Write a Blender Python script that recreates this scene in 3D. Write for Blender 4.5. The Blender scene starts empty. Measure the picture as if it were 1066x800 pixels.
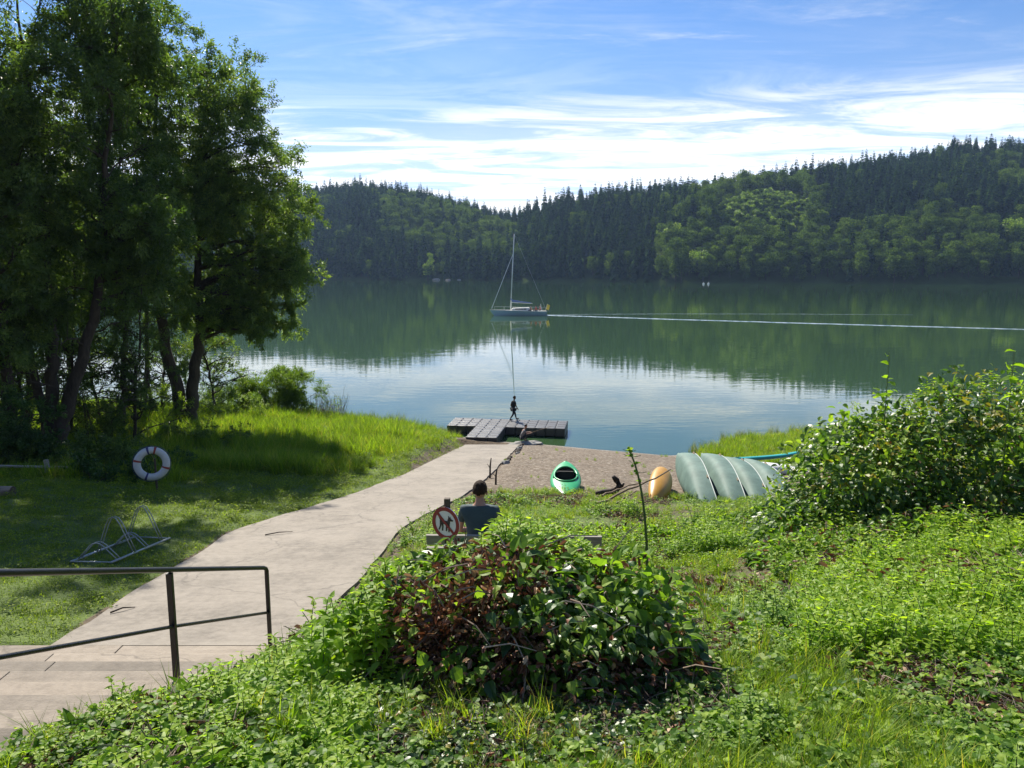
import bpy, bmesh, math, random
import numpy as np
from mathutils import Vector, Matrix, noise as mnoise
R = math.radians
rng = np.random.default_rng(7)
random.seed(7)
S = bpy.context.scene
COL = S.collection

# ------------------------------------------------------------------ camera, light, exposure
PITCH = 8.67; CAMZ = 8.2; FPX = 800.0
cam = bpy.data.objects.new('camera', bpy.data.cameras.new('camera')); COL.objects.link(cam)
cam.location = (0, 0, CAMZ); cam.rotation_euler = (R(90 - PITCH), 0, 0)
cam.data.sensor_width = 36; cam.data.lens = 36 * FPX / 1066; cam.data.clip_end = 6000; cam.data.clip_start = .05
S.camera = cam
SUN_EL, SUN_AZ = 42.0, -21.0          # azimuth: degrees right of +Y (negative = left)
SUN_DIR = Vector((math.sin(R(SUN_AZ)) * math.cos(R(SUN_EL)), math.cos(R(SUN_AZ)) * math.cos(R(SUN_EL)), math.sin(R(SUN_EL))))
W = bpy.data.worlds.new('World'); S.world = W; W.use_nodes = True
wn, wl = W.node_tree.nodes, W.node_tree.links
SKY_STRENGTH = 0.064
def build_world():
    wn.clear()
    out = wn.new('ShaderNodeOutputWorld'); bg = wn.new('ShaderNodeBackground'); bg.inputs[1].default_value = SKY_STRENGTH
    sky = wn.new('ShaderNodeTexSky'); sky.sky_type = 'NISHITA'; sky.sun_disc = False
    sky.sun_elevation = R(SUN_EL); sky.sun_rotation = R(SUN_AZ % 360)
    sky.air_density = 1.0; sky.dust_density = 0.25; sky.ozone_density = 2.2; sky.altitude = 100
    tc = wn.new('ShaderNodeTexCoord'); sep = wn.new('ShaderNodeSeparateXYZ'); wl.new(tc.outputs['Generated'], sep.inputs[0])
    def m(op, a, b=None, c=None, clamp=False):
        n = wn.new('ShaderNodeMath'); n.operation = op; n.use_clamp = clamp
        for i, v in enumerate((a, b, c)):
            if v is None: continue
            if isinstance(v, (int, float)): n.inputs[i].default_value = v
            else: wl.new(v, n.inputs[i])
        return n.outputs[0]
    z = m('MAXIMUM', sep.outputs[2], 0.0)
    den = m('ADD', z, 0.07)
    px = m('DIVIDE', sep.outputs[0], den); py = m('DIVIDE', sep.outputs[1], den)
    cmb = wn.new('ShaderNodeCombineXYZ'); wl.new(px, cmb.inputs[0]); wl.new(py, cmb.inputs[1])
    def noise(scale, detail, rough, dist, loc=(0, 0, 0), sc=(1, 1, 1), rot=0):
        mp = wn.new('ShaderNodeMapping'); mp.inputs['Location'].default_value = loc; mp.inputs['Scale'].default_value = sc
        mp.inputs['Rotation'].default_value = (0, 0, rot)
        wl.new(cmb.outputs[0], mp.inputs[0])
        n = wn.new('ShaderNodeTexNoise'); n.inputs['Scale'].default_value = scale; n.inputs['Detail'].default_value = detail
        n.inputs['Roughness'].default_value = rough; n.inputs['Distortion'].default_value = dist
        wl.new(mp.outputs[0], n.inputs[0]); return n.outputs['Fac']
    def ramp(v, a, b, lo=0.0, hi=1.0):
        n = wn.new('ShaderNodeMapRange'); n.interpolation_type = 'SMOOTHSTEP'; wl.new(v, n.inputs['Value'])
        n.inputs['From Min'].default_value = a; n.inputs['From Max'].default_value = b
        n.inputs['To Min'].default_value = lo; n.inputs['To Max'].default_value = hi; return n.outputs[0]
    big = noise(0.55, 7, .58, .5, (3.1, 1.7, 0), (.8, 1.0, 1), .25)
    fine = noise(1.9, 9, .66, 1.2, (0, 4, 0), (.45, 1.3, 1), .5)
    bias = ramp(z, .13, .235, .36, -.10)
    low = m('ADD', m('ADD', m('MULTIPLY', big, .68), m('MULTIPLY', fine, .42)), bias)
    lowm = ramp(low, .42, .90)
    wisp = m('MULTIPLY', ramp(noise(1.1, 10, .7, 1.6, (7.3, 2.2, 0), (.5, 1.6, 1), .9), .45, .80), ramp(z, .13, .24, .7, .5))
    veil = ramp(z, .10, .30, .62, .0)
    mask = m('MAXIMUM', m('MAXIMUM', lowm, wisp), veil, clamp=True)
    mix = wn.new('ShaderNodeMix'); mix.data_type = 'RGBA'
    wl.new(mask, mix.inputs['Factor'])
    hs = wn.new('ShaderNodeMix'); hs.data_type = 'RGBA'; hs.blend_type = 'MULTIPLY'; hs.inputs['Factor'].default_value = 1
    wl.new(sky.outputs[0], hs.inputs['A']); hs.inputs['B'].default_value = (.52, .76, 1.06, 1)
    wl.new(hs.outputs['Result'], mix.inputs['A'])
    cc = wn.new('ShaderNodeMix'); cc.data_type = 'RGBA'
    wl.new(ramp(fine, .38, .60), cc.inputs['Factor'])
    cl = ramp(z, .10, .23, 1.5, 1.0)
    cc.inputs['A'].default_value = (4.0, 5.2, 7.4, 1); cc.inputs['B'].default_value = (8.8, 9.0, 9.2, 1)
    vm = wn.new('ShaderNodeVectorMath'); vm.operation = 'SCALE'; wl.new(cc.outputs['Result'], vm.inputs[0]); wl.new(cl, vm.inputs['Scale']); wl.new(vm.outputs[0], mix.inputs['B'])
    wl.new(mix.outputs['Result'], bg.inputs[0]); wl.new(bg.outputs[0], out.inputs[0])
build_world()
sl = bpy.data.lights.new('sun', 'SUN'); sl.energy = 5.0; sl.angle = R(.53); sl.color = (1, .93, .80)
sun = bpy.data.objects.new('sun', sl); COL.objects.link(sun); sun.rotation_euler = SUN_DIR.to_track_quat('Z', 'Y').to_euler()
sun.location = (-40, 60, 80)
S.view_settings.view_transform = 'Standard'; S.view_settings.look = 'None'; S.view_settings.exposure = 0.95; S.view_settings.gamma = 1
S.render.engine = 'CYCLES'
S.cycles.use_denoising = True
S.cycles.max_bounces = 8; S.cycles.diffuse_bounces = 3; S.cycles.glossy_bounces = 3; S.cycles.transmission_bounces = 4
S.cycles.transparent_max_bounces = 6; S.cycles.volume_bounces = 0
S.cycles.caustics_reflective = False; S.cycles.caustics_refractive = False
S.cycles.sample_clamp_indirect = 6

# ------------------------------------------------------------------ small helpers
def depth(y, z): return y * math.cos(R(PITCH)) + (CAMZ - z) * math.sin(R(PITCH))
def xat(u, y, z): return (u - 533) / FPX * depth(y, z)
def sm(a, b, x):
    t = np.clip((x - a) / (b - a), 0, 1); return t * t * (3 - 2 * t)
def vnoise(x, y, s=1.0, seed=0):
    """cheap smooth value noise, vectorised"""
    x = np.asarray(x, float) * s + seed * 17.31; y = np.asarray(y, float) * s - seed * 9.77
    xi = np.floor(x); yi = np.floor(y); fx = x - xi; fy = y - yi
    fx = fx * fx * (3 - 2 * fx); fy = fy * fy * (3 - 2 * fy)
    def h(a, b):
        v = np.sin(a * 127.1 + b * 311.7) * 43758.5453; return v - np.floor(v)
    return (h(xi, yi) * (1 - fx) + h(xi + 1, yi) * fx) * (1 - fy) + (h(xi, yi + 1) * (1 - fx) + h(xi + 1, yi + 1) * fx) * fy
def tag(o, label=None, cat=None, group=None, kind=None):
    if label: o['label'] = label
    if cat: o['category'] = cat
    if group: o['group'] = group
    if kind: o['kind'] = kind
    return o
def empty(name, loc, label, cat, rz=0, group=None):
    o = bpy.data.objects.new(name, None); COL.objects.link(o); o.location = loc; o.rotation_euler = (0, 0, rz)
    o.empty_display_size = .2
    return tag(o, label, cat, group)
class Geo:
    """collects vertex and face arrays, then links ONE mesh object"""
    def __init__(s): s.v = []; s.f = []; s.n = 0; s.r = []; s.m = []
    def add(s, verts, faces, rnd=.5, mat=0):
        verts = np.asarray(verts, float).reshape(-1, 3)
        s.v.append(verts)
        s.r.append(np.full(len(verts), rnd, float) if np.isscalar(rnd) else np.asarray(rnd, float))
        if isinstance(faces, np.ndarray): faces = [faces]
        else:
            d = {}
            for f in faces: d.setdefault(len(f), []).append(f)
            faces = [np.array(x) for x in d.values()]
        for fa in faces:
            s.f.append(fa + s.n); s.m.append(np.full(len(fa), mat))
        s.n += len(verts); return s
    def mesh(s, name, mats, smooth=False):
        me = bpy.data.meshes.new(name)
        if not s.v: return me
        V = np.concatenate(s.v); Rn = np.concatenate(s.r)
        loops = np.concatenate([f.ravel() for f in s.f]); tot = np.concatenate([np.full(len(f), f.shape[1]) for f in s.f])
        start = np.concatenate([[0], np.cumsum(tot)[:-1]]); M = np.concatenate(s.m)
        me.vertices.add(len(V)); me.vertices.foreach_set('co', V.astype(np.float32).ravel())
        me.loops.add(len(loops)); me.loops.foreach_set('vertex_index', loops.astype(np.int32))
        me.polygons.add(len(tot)); me.polygons.foreach_set('loop_start', start.astype(np.int32))
        me.polygons.foreach_set('material_index', M.astype(np.int32))
        for mm in (mats if isinstance(mats, (list, tuple)) else [mats]): me.materials.append(mm)
        me.update(calc_edges=True); me.validate()
        a = me.attributes.new('rnd', 'FLOAT', 'POINT'); a.data.foreach_set('value', Rn.astype(np.float32))
        me.polygons.foreach_set('use_smooth', np.full(len(me.polygons), smooth))
        return me
    def obj(s, name, mats, parent=None, smooth=False, loc=None):
        o = bpy.data.objects.new(name, s.mesh(name, mats, smooth)); COL.objects.link(o)
        if parent: o.parent = parent
        if loc is not None: o.location = loc
        return o
    def tube(s, pts, rad, n=8, rnd=.5, mat=0, cap=True):
        P = np.asarray(pts, float); k = len(P); rad = np.broadcast_to(np.asarray(rad, float), (k,))
        T = np.gradient(P, axis=0); T /= np.linalg.norm(T, axis=1)[:, None] + 1e-9
        ref = np.array([0, 0, 1.]) if abs(T[0, 2]) < .9 else np.array([1., 0, 0])
        N = np.cross(T, ref); bad = np.linalg.norm(N, axis=1) < .1
        N[bad] = np.cross(T[bad], [0, 1., .1]); N /= np.linalg.norm(N, axis=1)[:, None]
        B = np.cross(T, N)
        a = np.arange(n) / n * 2 * math.pi
        V = P[:, None, :] + rad[:, None, None] * (np.cos(a)[None, :, None] * N[:, None, :] + np.sin(a)[None, :, None] * B[:, None, :])
        F = []
        i = np.arange(k - 1)[:, None] * n; j = np.arange(n)[None, :]; j2 = (j + 1) % n
        q = np.stack([i + j, i + n + j, i + n + j2, i + j2], -1).reshape(-1, 4)
        s.add(V.reshape(-1, 3), q, rnd, mat)
        if cap:
            base = s.n - k * n
            s.f.append(np.array([[base + x for x in range(n)]])); s.m.append(np.array([mat]))
            s.f.append(np.array([[base + (k - 1) * n + x for x in range(n)][::-1]])); s.m.append(np.array([mat]))
        return s
    def box(s, c, d, rz=0, bev=0, rnd=.5, mat=0, rx=0, ry=0):
        bm = bmesh.new(); bmesh.ops.create_cube(bm, size=1)
        bmesh.ops.scale(bm, vec=d, verts=bm.verts)
        if bev: bmesh.ops.bevel(bm, geom=bm.edges[:] , offset=bev, segments=2, affect='EDGES', profile=.6)
        M = Matrix.Translation(c) @ Matrix.Rotation(rz, 4, 'Z') @ Matrix.Rotation(ry, 4, 'Y') @ Matrix.Rotation(rx, 4, 'X')
        bm.transform(M); return s.bm(bm, rnd, mat)
    def bm(s, bm, rnd=.5, mat=0):
        bm.verts.ensure_lookup_table(); bm.verts.index_update()
        s.add([v.co[:] for v in bm.verts], [[v.index for v in f.verts] for f in bm.faces], rnd, mat); bm.free(); return s
    def sphere(s, c, r, seg=12, ring=8, rnd=.5, mat=0, jit=0):
        bm = bmesh.new(); bmesh.ops.create_uvsphere(bm, u_segments=seg, v_segments=ring, radius=1)
        r = (r, r, r) if np.isscalar(r) else r
        for v in bm.verts:
            k = 1 + jit * mnoise.noise(v.co * 1.7 + Vector(c))
            v.co = Vector((v.co.x * r[0] * k + c[0], v.co.y * r[1] * k + c[1], v.co.z * r[2] * k + c[2]))
        return s.bm(bm, rnd, mat)
    def leaves(s, P, D, N, L, Wd, tpl, rnd, mat=0):
        tv, tf = tpl; P = np.asarray(P, float); n = len(P)
        if n == 0: return s
        D = D / (np.linalg.norm(D, axis=1)[:, None] + 1e-9)
        X = np.cross(D, N); X /= np.linalg.norm(X, axis=1)[:, None] + 1e-9
        Z = np.cross(X, D)
        L = np.broadcast_to(L, (n,)); Wd = np.broadcast_to(Wd, (n,))
        V = P[:, None] + X[:, None] * (tv[None, :, 0:1] * Wd[:, None, None]) + D[:, None] * (tv[None, :, 1:2] * L[:, None, None]) + Z[:, None] * (tv[None, :, 2:3] * L[:, None, None])
        k = len(tv); off = (np.arange(n) * k)
        fs = []
        for fa in tf: fs.append((np.array(fa)[None] + off[:, None, None]).reshape(-1, len(fa[0])))
        rr = np.repeat(np.broadcast_to(rnd, (n,)), k)
        s.v.append(V.reshape(-1, 3)); s.r.append(rr)
        for fa in fs: s.f.append(fa + s.n); s.m.append(np.full(len(fa), mat))
        s.n += n * k; return s
T_DIA = (np.array([(0, 0, 0), (-.5, .42, .07), (0, 1, 0), (.5, .42, .07)]), [[(0, 3, 2, 1)]])
T_LEAF = (np.array([(0, 0, 0), (-.36, .10, .08), (-.5, .36, .14), (-.27, .74, .04), (0, 1, -.24), (.31, .72, .02), (.5, .38, .11), (.38, .12, .09), (0, .3, 0.0), (0, .68, -.07)]),
          [[(0, 8, 2, 1), (8, 9, 3, 2), (0, 7, 6, 8), (8, 6, 5, 9)], [(9, 4, 3), (9, 5, 4)]])
T_NETTLE = (np.array([(0, 0, 0), (-.5, .22, .06), (-.33, .42, .05), (-.36, .5, .05), (-.18, .72, .0), (0, 1, -.14), (.18, .72, .0), (.36, .5, .05), (.33, .42, .05), (.5, .22, .06), (0, .3, 0), (0, .6, -.02)]),
          [[(0, 10, 2, 1), (10, 11, 3, 2), (0, 9, 8, 10), (10, 8, 7, 11)], [(11, 4, 3), (11, 5, 4), (11, 7, 6), (11, 6, 5)]])
T_BLADE = (np.array([(-.5, 0, 0), (.5, 0, 0), (.38, .55, .10), (-.38, .55, .10), (0, 1, .38)]), [[(0, 1, 2, 3)], [(3, 2, 4)]])
T_CURL = (np.array([(0, 0, 0), (-.4, .3, .22), (-.3, .75, .3), (0, 1, .1), (.3, .75, .25), (.4, .3, .28), (0, .5, -.05)]), [[(0, 6, 2, 1), (0, 5, 4, 6)], [(6, 3, 2), (6, 4, 3)]])
def rvec(n, up=0.0):
    v = rng.normal(size=(n, 3)); v[:, 2] += up; return v / (np.linalg.norm(v, axis=1)[:, None] + 1e-9)

# ------------------------------------------------------------------ materials
def mat_new(name):
    m = bpy.data.materials.new(name); m.use_nodes = True; m.node_tree.nodes.clear(); return m, m.node_tree.nodes, m.node_tree.links
def N(nodes, t, **kw):
    n = nodes.new(t)
    for k, v in kw.items():
        if k.startswith('i_'):
            key = k[2:]; key = int(key) if key.isdigit() else key.replace('_', ' ')
            n.inputs[key].default_value = v
        else: setattr(n, k, v)
    return n
def ramp_node(nodes, stops):
    r = nodes.new('ShaderNodeValToRGB'); e = r.color_ramp.elements
    while len(e) > 1: e.remove(e[-1])
    e[0].position = stops[0][0]; e[0].color = (*stops[0][1], 1)
    for p, c in stops[1:]: x = e.new(p); x.color = (*c, 1)
    return r
def leaf_mat(name, stops, rough=.42, trans=.42, tint=(1.5, 1.55, .55), spec=.5):
    m, n, l = mat_new(name)
    at = N(n, 'ShaderNodeAttribute', attribute_name='rnd'); oi = N(n, 'ShaderNodeObjectInfo')
    mul = N(n, 'ShaderNodeMath', operation='MULTIPLY_ADD'); l.new(oi.outputs['Random'], mul.inputs[0]); mul.inputs[1].default_value = .35; l.new(at.outputs['Fac'], mul.inputs[2])
    sub = N(n, 'ShaderNodeMath', operation='SUBTRACT'); l.new(mul.outputs[0], sub.inputs[0]); sub.inputs[1].default_value = .175
    r = ramp_node(n, stops); l.new(sub.outputs[0], r.inputs[0])
    b = N(n, 'ShaderNodeBsdfPrincipled', i_Roughness=rough); b.inputs['Specular IOR Level'].default_value = spec; l.new(r.outputs[0], b.inputs['Base Color'])
    t = N(n, 'ShaderNodeBsdfTranslucent'); mx = N(n, 'ShaderNodeMix', data_type='RGBA', blend_type='MULTIPLY'); mx.inputs['Factor'].default_value = 1
    l.new(r.outputs[0], mx.inputs['A']); mx.inputs['B'].default_value = (*tint, 1); l.new(mx.outputs['Result'], t.inputs[0])
    ms = N(n, 'ShaderNodeMixShader'); ms.inputs[0].default_value = trans; l.new(b.outputs[0], ms.inputs[1]); l.new(t.outputs[0], ms.inputs[2])
    o = N(n, 'ShaderNodeOutputMaterial'); l.new(ms.outputs[0], o.inputs[0]); return m
def plain(name, c, rough=.5, metal=0, var=.0, scale=8, bump=0, bscale=40, c2=None, spec=.5, coord='Object'):
    m, n, l = mat_new(name); b = N(n, 'ShaderNodeBsdfPrincipled', i_Roughness=rough, i_Metallic=metal); b.inputs['Specular IOR Level'].default_value = spec
    tc = N(n, 'ShaderNodeTexCoord')
    b.inputs['Base Color'].default_value = (*c, 1)
    if var or c2:
        no = N(n, 'ShaderNodeTexNoise', i_Scale=scale, i_Detail=6.0, i_Roughness=.6); l.new(tc.outputs[coord], no.inputs[0])
        c2 = c2 or tuple(x * (1 - var) for x in c)
        r = ramp_node(n, [(.32, c2), (.68, c)]); l.new(no.outputs['Fac'], r.inputs[0]); l.new(r.outputs[0], b.inputs['Base Color'])
    if bump:
        nb = N(n, 'ShaderNodeTexNoise', i_Scale=bscale, i_Detail=5.0); l.new(tc.outputs[coord], nb.inputs[0])
        bp = N(n, 'ShaderNodeBump', i_Strength=bump, i_Distance=.02); l.new(nb.outputs['Fac'], bp.inputs['Height']); l.new(bp.outputs[0], b.inputs['Normal'])
    o = N(n, 'ShaderNodeOutputMaterial'); l.new(b.outputs[0], o.inputs[0]); return m
def wood_mat(name, c, c2, scale=(30, 30, 2), rough=.8):
    m, n, l = mat_new(name); b = N(n, 'ShaderNodeBsdfPrincipled', i_Roughness=rough); tc = N(n, 'ShaderNodeTexCoord'); mp = N(n, 'ShaderNodeMapping'); mp.inputs['Scale'].default_value = scale
    no = N(n, 'ShaderNodeTexNoise', i_Scale=1.0, i_Detail=7.0, i_Roughness=.65, i_Distortion=.8); l.new(tc.outputs['Object'], mp.inputs[0]); l.new(mp.outputs[0], no.inputs[0])
    r = ramp_node(n, [(.3, c2), (.7, c)]); l.new(no.outputs['Fac'], r.inputs[0]); l.new(r.outputs[0], b.inputs['Base Color'])
    bp = N(n, 'ShaderNodeBump', i_Strength=.5, i_Distance=.01); l.new(no.outputs['Fac'], bp.inputs['Height']); l.new(bp.outputs[0], b.inputs['Normal'])
    o = N(n, 'ShaderNodeOutputMaterial'); l.new(b.outputs[0], o.inputs[0]); return m
M = {}
M['weed'] = leaf_mat('weed_leaf', [(0, (0.060, 0.132, 0.018)), (.5, (0.144, 0.264, 0.031)), (1, (0.288, 0.396, 0.060))], .5, .5, spec=.28)
M['fresh'] = leaf_mat('fresh_leaf', [(0, (0.130, 0.236, 0.018)), (.6, (0.224, 0.366, 0.026)), (1, (0.342, 0.448, 0.041))], .5, .55, spec=.3)
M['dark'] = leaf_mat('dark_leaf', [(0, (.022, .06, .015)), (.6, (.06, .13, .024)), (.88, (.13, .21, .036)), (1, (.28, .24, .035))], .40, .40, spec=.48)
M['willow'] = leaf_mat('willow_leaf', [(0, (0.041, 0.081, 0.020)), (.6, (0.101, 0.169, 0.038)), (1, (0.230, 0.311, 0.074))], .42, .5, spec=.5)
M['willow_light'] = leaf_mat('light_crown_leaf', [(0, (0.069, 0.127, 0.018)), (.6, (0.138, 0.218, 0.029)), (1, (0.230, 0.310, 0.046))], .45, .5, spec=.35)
M['grass'] = leaf_mat('grass_blade', [(0, (0.092, 0.161, 0.014)), (.6, (0.184, 0.287, 0.021)), (.92, (0.287, 0.380, 0.034)), (1, (0.414, 0.345, 0.092))], .55, .5, spec=.25)
M['lawn'] = leaf_mat('lawn_blade', [(0, (0.092, 0.149, 0.014)), (.6, (0.172, 0.253, 0.021)), (1, (0.276, 0.333, 0.040))], .6, .48, spec=.2)
M['reed'] = leaf_mat('reed_blade', [(0, (.09, .13, .05)), (.6, (.14, .2, .07)), (1, (.28, .26, .14))], .5, .4)
M['dead'] = leaf_mat('dead_leaf', [(0, (.035, .018, .012)), (.45, (.12, .050, .028)), (.8, (.24, .11, .06)), (1, (.42, .30, .18))], .65, .15, (1.3, 1.0, .7))
M['twig'] = leaf_mat('dry_twig', [(0, (.07, .045, .03)), (.6, (.16, .11, .075)), (1, (.32, .25, .18))], .7, .0)
M['stem'] = leaf_mat('green_stem', [(0, (.05, .09, .025)), (1, (.11, .17, .05))], .5, .1)
M['greytwig'] = leaf_mat('grey_twig', [(0, (.12, .10, .09)), (1, (.34, .29, .26))], .7, .0)
M['bark'] = wood_mat('bark', (.075, .058, .042), (.022, .017, .013), (9, 9, 2.2), .95)
M['conif'] = leaf_mat('conifer_needles', [(0, (.015, .038, .020)), (.6, (.032, .070, .028)), (1, (.085, .145, .045))], .9, .25, (1.3, 1.4, .6), .03)
M['broad'] = leaf_mat('far_broadleaf', [(0, (0.035, 0.066, 0.016)), (.5, (0.066, 0.114, 0.023)), (1, (0.150, 0.220, 0.044))], .85, .4, (1.3, 1.35, .6), .05)
M['black_metal'] = plain('black_painted_steel', (.012, .012, .014), .35, 0, bump=.12, bscale=60)
M['galv'] = plain('galvanised_steel', (.42, .45, .46), .45, .6, var=.3, scale=30)
M['weathered'] = wood_mat('weathered_plank', (.42, .38, .33), (.20, .18, .155), (2, 40, 40))
M['postwood'] = wood_mat('dark_post_wood', (.11, .08, .055), (.035, .026, .02), (30, 30, 3))
M['stickwood'] = wood_mat('stick_wood', (.26, .18, .11), (.09, .06, .035), (3, 20, 20))
M['driftwood'] = wood_mat('wet_driftwood', (.06, .035, .022), (.015, .01, .007), (8, 8, 4))
M['logbark'] = wood_mat('cut_log', (.34, .27, .2), (.14, .10, .075), (3, 20, 20))
M['pontoon'] = plain('black_pontoon_plastic', (.045, .044, .048), .42, 0, var=.35, scale=3, bump=.25, bscale=55, spec=.6)
M['canoe'] = plain('grey_green_canoe_hull', (.13, .21, .18), .68, 0, spec=.3, c2=(.075, .13, .11), scale=2.5, bump=.06, bscale=14)
M['canoe_in'] = plain('canoe_inside', (.12, .15, .14), .6)
M['canoe_trim'] = plain('pale_canoe_gunwale', (.32, .36, .34), .5)
M['yellow'] = plain('yellow_kayak_plastic', (.5, .26, .03), .4, 0, var=.15, scale=4)
M['green_k'] = plain('green_kayak_plastic', (.04, .38, .14), .34, 0, var=.15, scale=4)
M['teal'] = plain('teal_board', (.03, .36, .37), .35, 0, var=.2, scale=3)
M['whitep'] = plain('white_plastic', (.78, .78, .76), .35, 0, var=.08, scale=5)
M['blackp'] = plain('black_seat_plastic', (.012, .012, .012), .55)
M['buoy'] = plain('lifebuoy_white', (.55, .56, .58), .5, 0, var=.12, scale=12)
M['redband'] = plain('dark_red_band', (.25, .03, .025), .5)
M['navyband'] = plain('navy_band', (.03, .035, .14), .5)
M['sign_white'] = plain('sign_white', (.86, .85, .84), .4, 0, var=.06, scale=14)
M['sign_red'] = plain('sign_red', (.30, .022, .022), .4, 0, var=.2, scale=18)
M['sign_black'] = plain('sign_black', (.012, .012, .014), .45)
M['skin'] = plain('skin', (.42, .22, .15), .5, 0, var=.1, scale=20)
M['skin_dark'] = plain('tanned_skin', (.16, .085, .055), .5)
M['hair'] = plain('dark_brown_hair', (.016, .008, .005), .75, 0, bump=1.0, bscale=140, c2=(.06, .032, .018), scale=90, spec=.2)
M['shirt_teal'] = plain('dark_teal_cotton', (.045, .075, .085), .85, 0, var=.2, scale=10, bump=.3, bscale=25)
M['shirt_black'] = plain('black_cotton', (.012, .011, .014), .85)
M['shirt_grey'] = plain('grey_cotton', (.20, .19, .2), .85, 0, var=.2, scale=20)
M['trouser'] = plain('dark_denim', (.03, .04, .06), .85)
M['trouser_dark'] = plain('dark_cloth', (.018, .02, .026), .85)
M['shoe'] = plain('dark_shoe', (.02, .02, .02), .6)
M['eye'] = plain('eye_dark', (.02, .015, .012), .2)
M['lip'] = plain('lip', (.3, .11, .09), .5)
M['hullblue'] = plain('blue_boat_hull', (.40, .56, .68), .3, 0, var=.08, scale=1)
M['deckw'] = plain('pale_deck', (.70, .68, .62), .45)
M['glassdark'] = plain('dark_window', (.02, .025, .03), .15)
M['alu'] = plain('pale_aluminium_spar', (.55, .60, .60), .4, .2)
M['sailblue'] = plain('blue_sail_cover', (.08, .14, .34), .8)
M['red_cloth'] = plain('red_cloth', (.5, .06, .04), .8)
M['orange_cloth'] = plain('orange_cloth', (.6, .22, .05), .8)
M['yellow_cloth'] = plain('yellow_cloth', (.7, .5, .06), .8)
M['rock'] = plain('pale_rock', (.30, .29, .27), .9, 0, var=.5, scale=2, bump=.6, bscale=6)

def concrete():
    m, n, l = mat_new('path_concrete'); b = N(n, 'ShaderNodeBsdfPrincipled', i_Roughness=.88); tc = N(n, 'ShaderNodeTexCoord')
    a = N(n, 'ShaderNodeTexNoise', i_Scale=.55, i_Detail=8.0, i_Roughness=.62); c = N(n, 'ShaderNodeTexNoise', i_Scale=9.0, i_Detail=8.0, i_Roughness=.7)
    mp = N(n, 'ShaderNodeMapping'); mp.inputs['Scale'].default_value = (.5, 5, 1); mp.inputs['Rotation'].default_value = (0, 0, R(14)); w = N(n, 'ShaderNodeTexNoise', i_Scale=3.0, i_Detail=4.0)
    for x in (a, c): l.new(tc.outputs['Object'], x.inputs[0])
    l.new(tc.outputs['Object'], mp.inputs[0]); l.new(mp.outputs[0], w.inputs[0])
    ad = N(n, 'ShaderNodeMath', operation='ADD'); l.new(a.outputs['Fac'], ad.inputs[0]); l.new(c.outputs['Fac'], ad.inputs[1])
    a2 = N(n, 'ShaderNodeMath', operation='MULTIPLY_ADD', i_1=.25); l.new(w.outputs['Fac'], a2.inputs[0]); l.new(ad.outputs[0], a2.inputs[2])
    r = ramp_node(n, [(.35, (.125, .108, .088)), (.5, (.215, .188, .155)), (.68, (.28, .248, .208))])
    sc = N(n, 'ShaderNodeMath', operation='MULTIPLY', i_1=.465); l.new(a2.outputs[0], sc.inputs[0]); l.new(sc.outputs[0], r.inputs[0])
    wp = N(n, 'ShaderNodeTexNoise', i_Scale=2.5, i_Detail=5.0); l.new(tc.outputs['Object'], wp.inputs[0]); vm = N(n, 'ShaderNodeVectorMath', operation='MULTIPLY_ADD'); l.new(wp.outputs['Color'], vm.inputs[0]); vm.inputs[1].default_value = (.35, .35, .35); l.new(tc.outputs['Object'], vm.inputs[2])
    ck = N(n, 'ShaderNodeTexVoronoi', feature='DISTANCE_TO_EDGE', i_Scale=.38); l.new(vm.outputs[0], ck.inputs[0]); cr = N(n, 'ShaderNodeMapRange'); cr.inputs['From Min'].default_value = .002; cr.inputs['From Max'].default_value = .007; cr.inputs['To Min'].default_value = .72; l.new(ck.outputs['Distance'], cr.inputs[0])
    bl = N(n, 'ShaderNodeTexNoise', i_Scale=1.3, i_Detail=9.0, i_Roughness=.75); l.new(tc.outputs['Object'], bl.inputs[0]); br = N(n, 'ShaderNodeMapRange'); br.inputs['From Min'].default_value = .36; br.inputs['From Max'].default_value = .52; br.inputs['To Min'].default_value = .74; l.new(bl.outputs['Fac'], br.inputs[0])
    mm = N(n, 'ShaderNodeMath', operation='MULTIPLY'); l.new(cr.outputs[0], mm.inputs[0]); l.new(br.outputs[0], mm.inputs[1]); mc = N(n, 'ShaderNodeVectorMath', operation='SCALE'); l.new(r.outputs[0], mc.inputs[0]); l.new(mm.outputs[0], mc.inputs['Scale']); l.new(mc.outputs[0], b.inputs['Base Color'])
    g = N(n, 'ShaderNodeTexNoise', i_Scale=45.0, i_Detail=4.0); l.new(tc.outputs['Object'], g.inputs[0])
    bp = N(n, 'ShaderNodeBump', i_Strength=.45, i_Distance=.01); l.new(g.outputs['Fac'], bp.inputs['Height'])
    bp2 = N(n, 'ShaderNodeBump', i_Strength=.2, i_Distance=.02); l.new(w.outputs['Fac'], bp2.inputs['Height']); l.new(bp.outputs[0], bp2.inputs['Normal']); l.new(bp2.outputs[0], b.inputs['Normal'])
    o = N(n, 'ShaderNodeOutputMaterial'); l.new(b.outputs[0], o.inputs[0]); return m
M['concrete'] = concrete()
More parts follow.
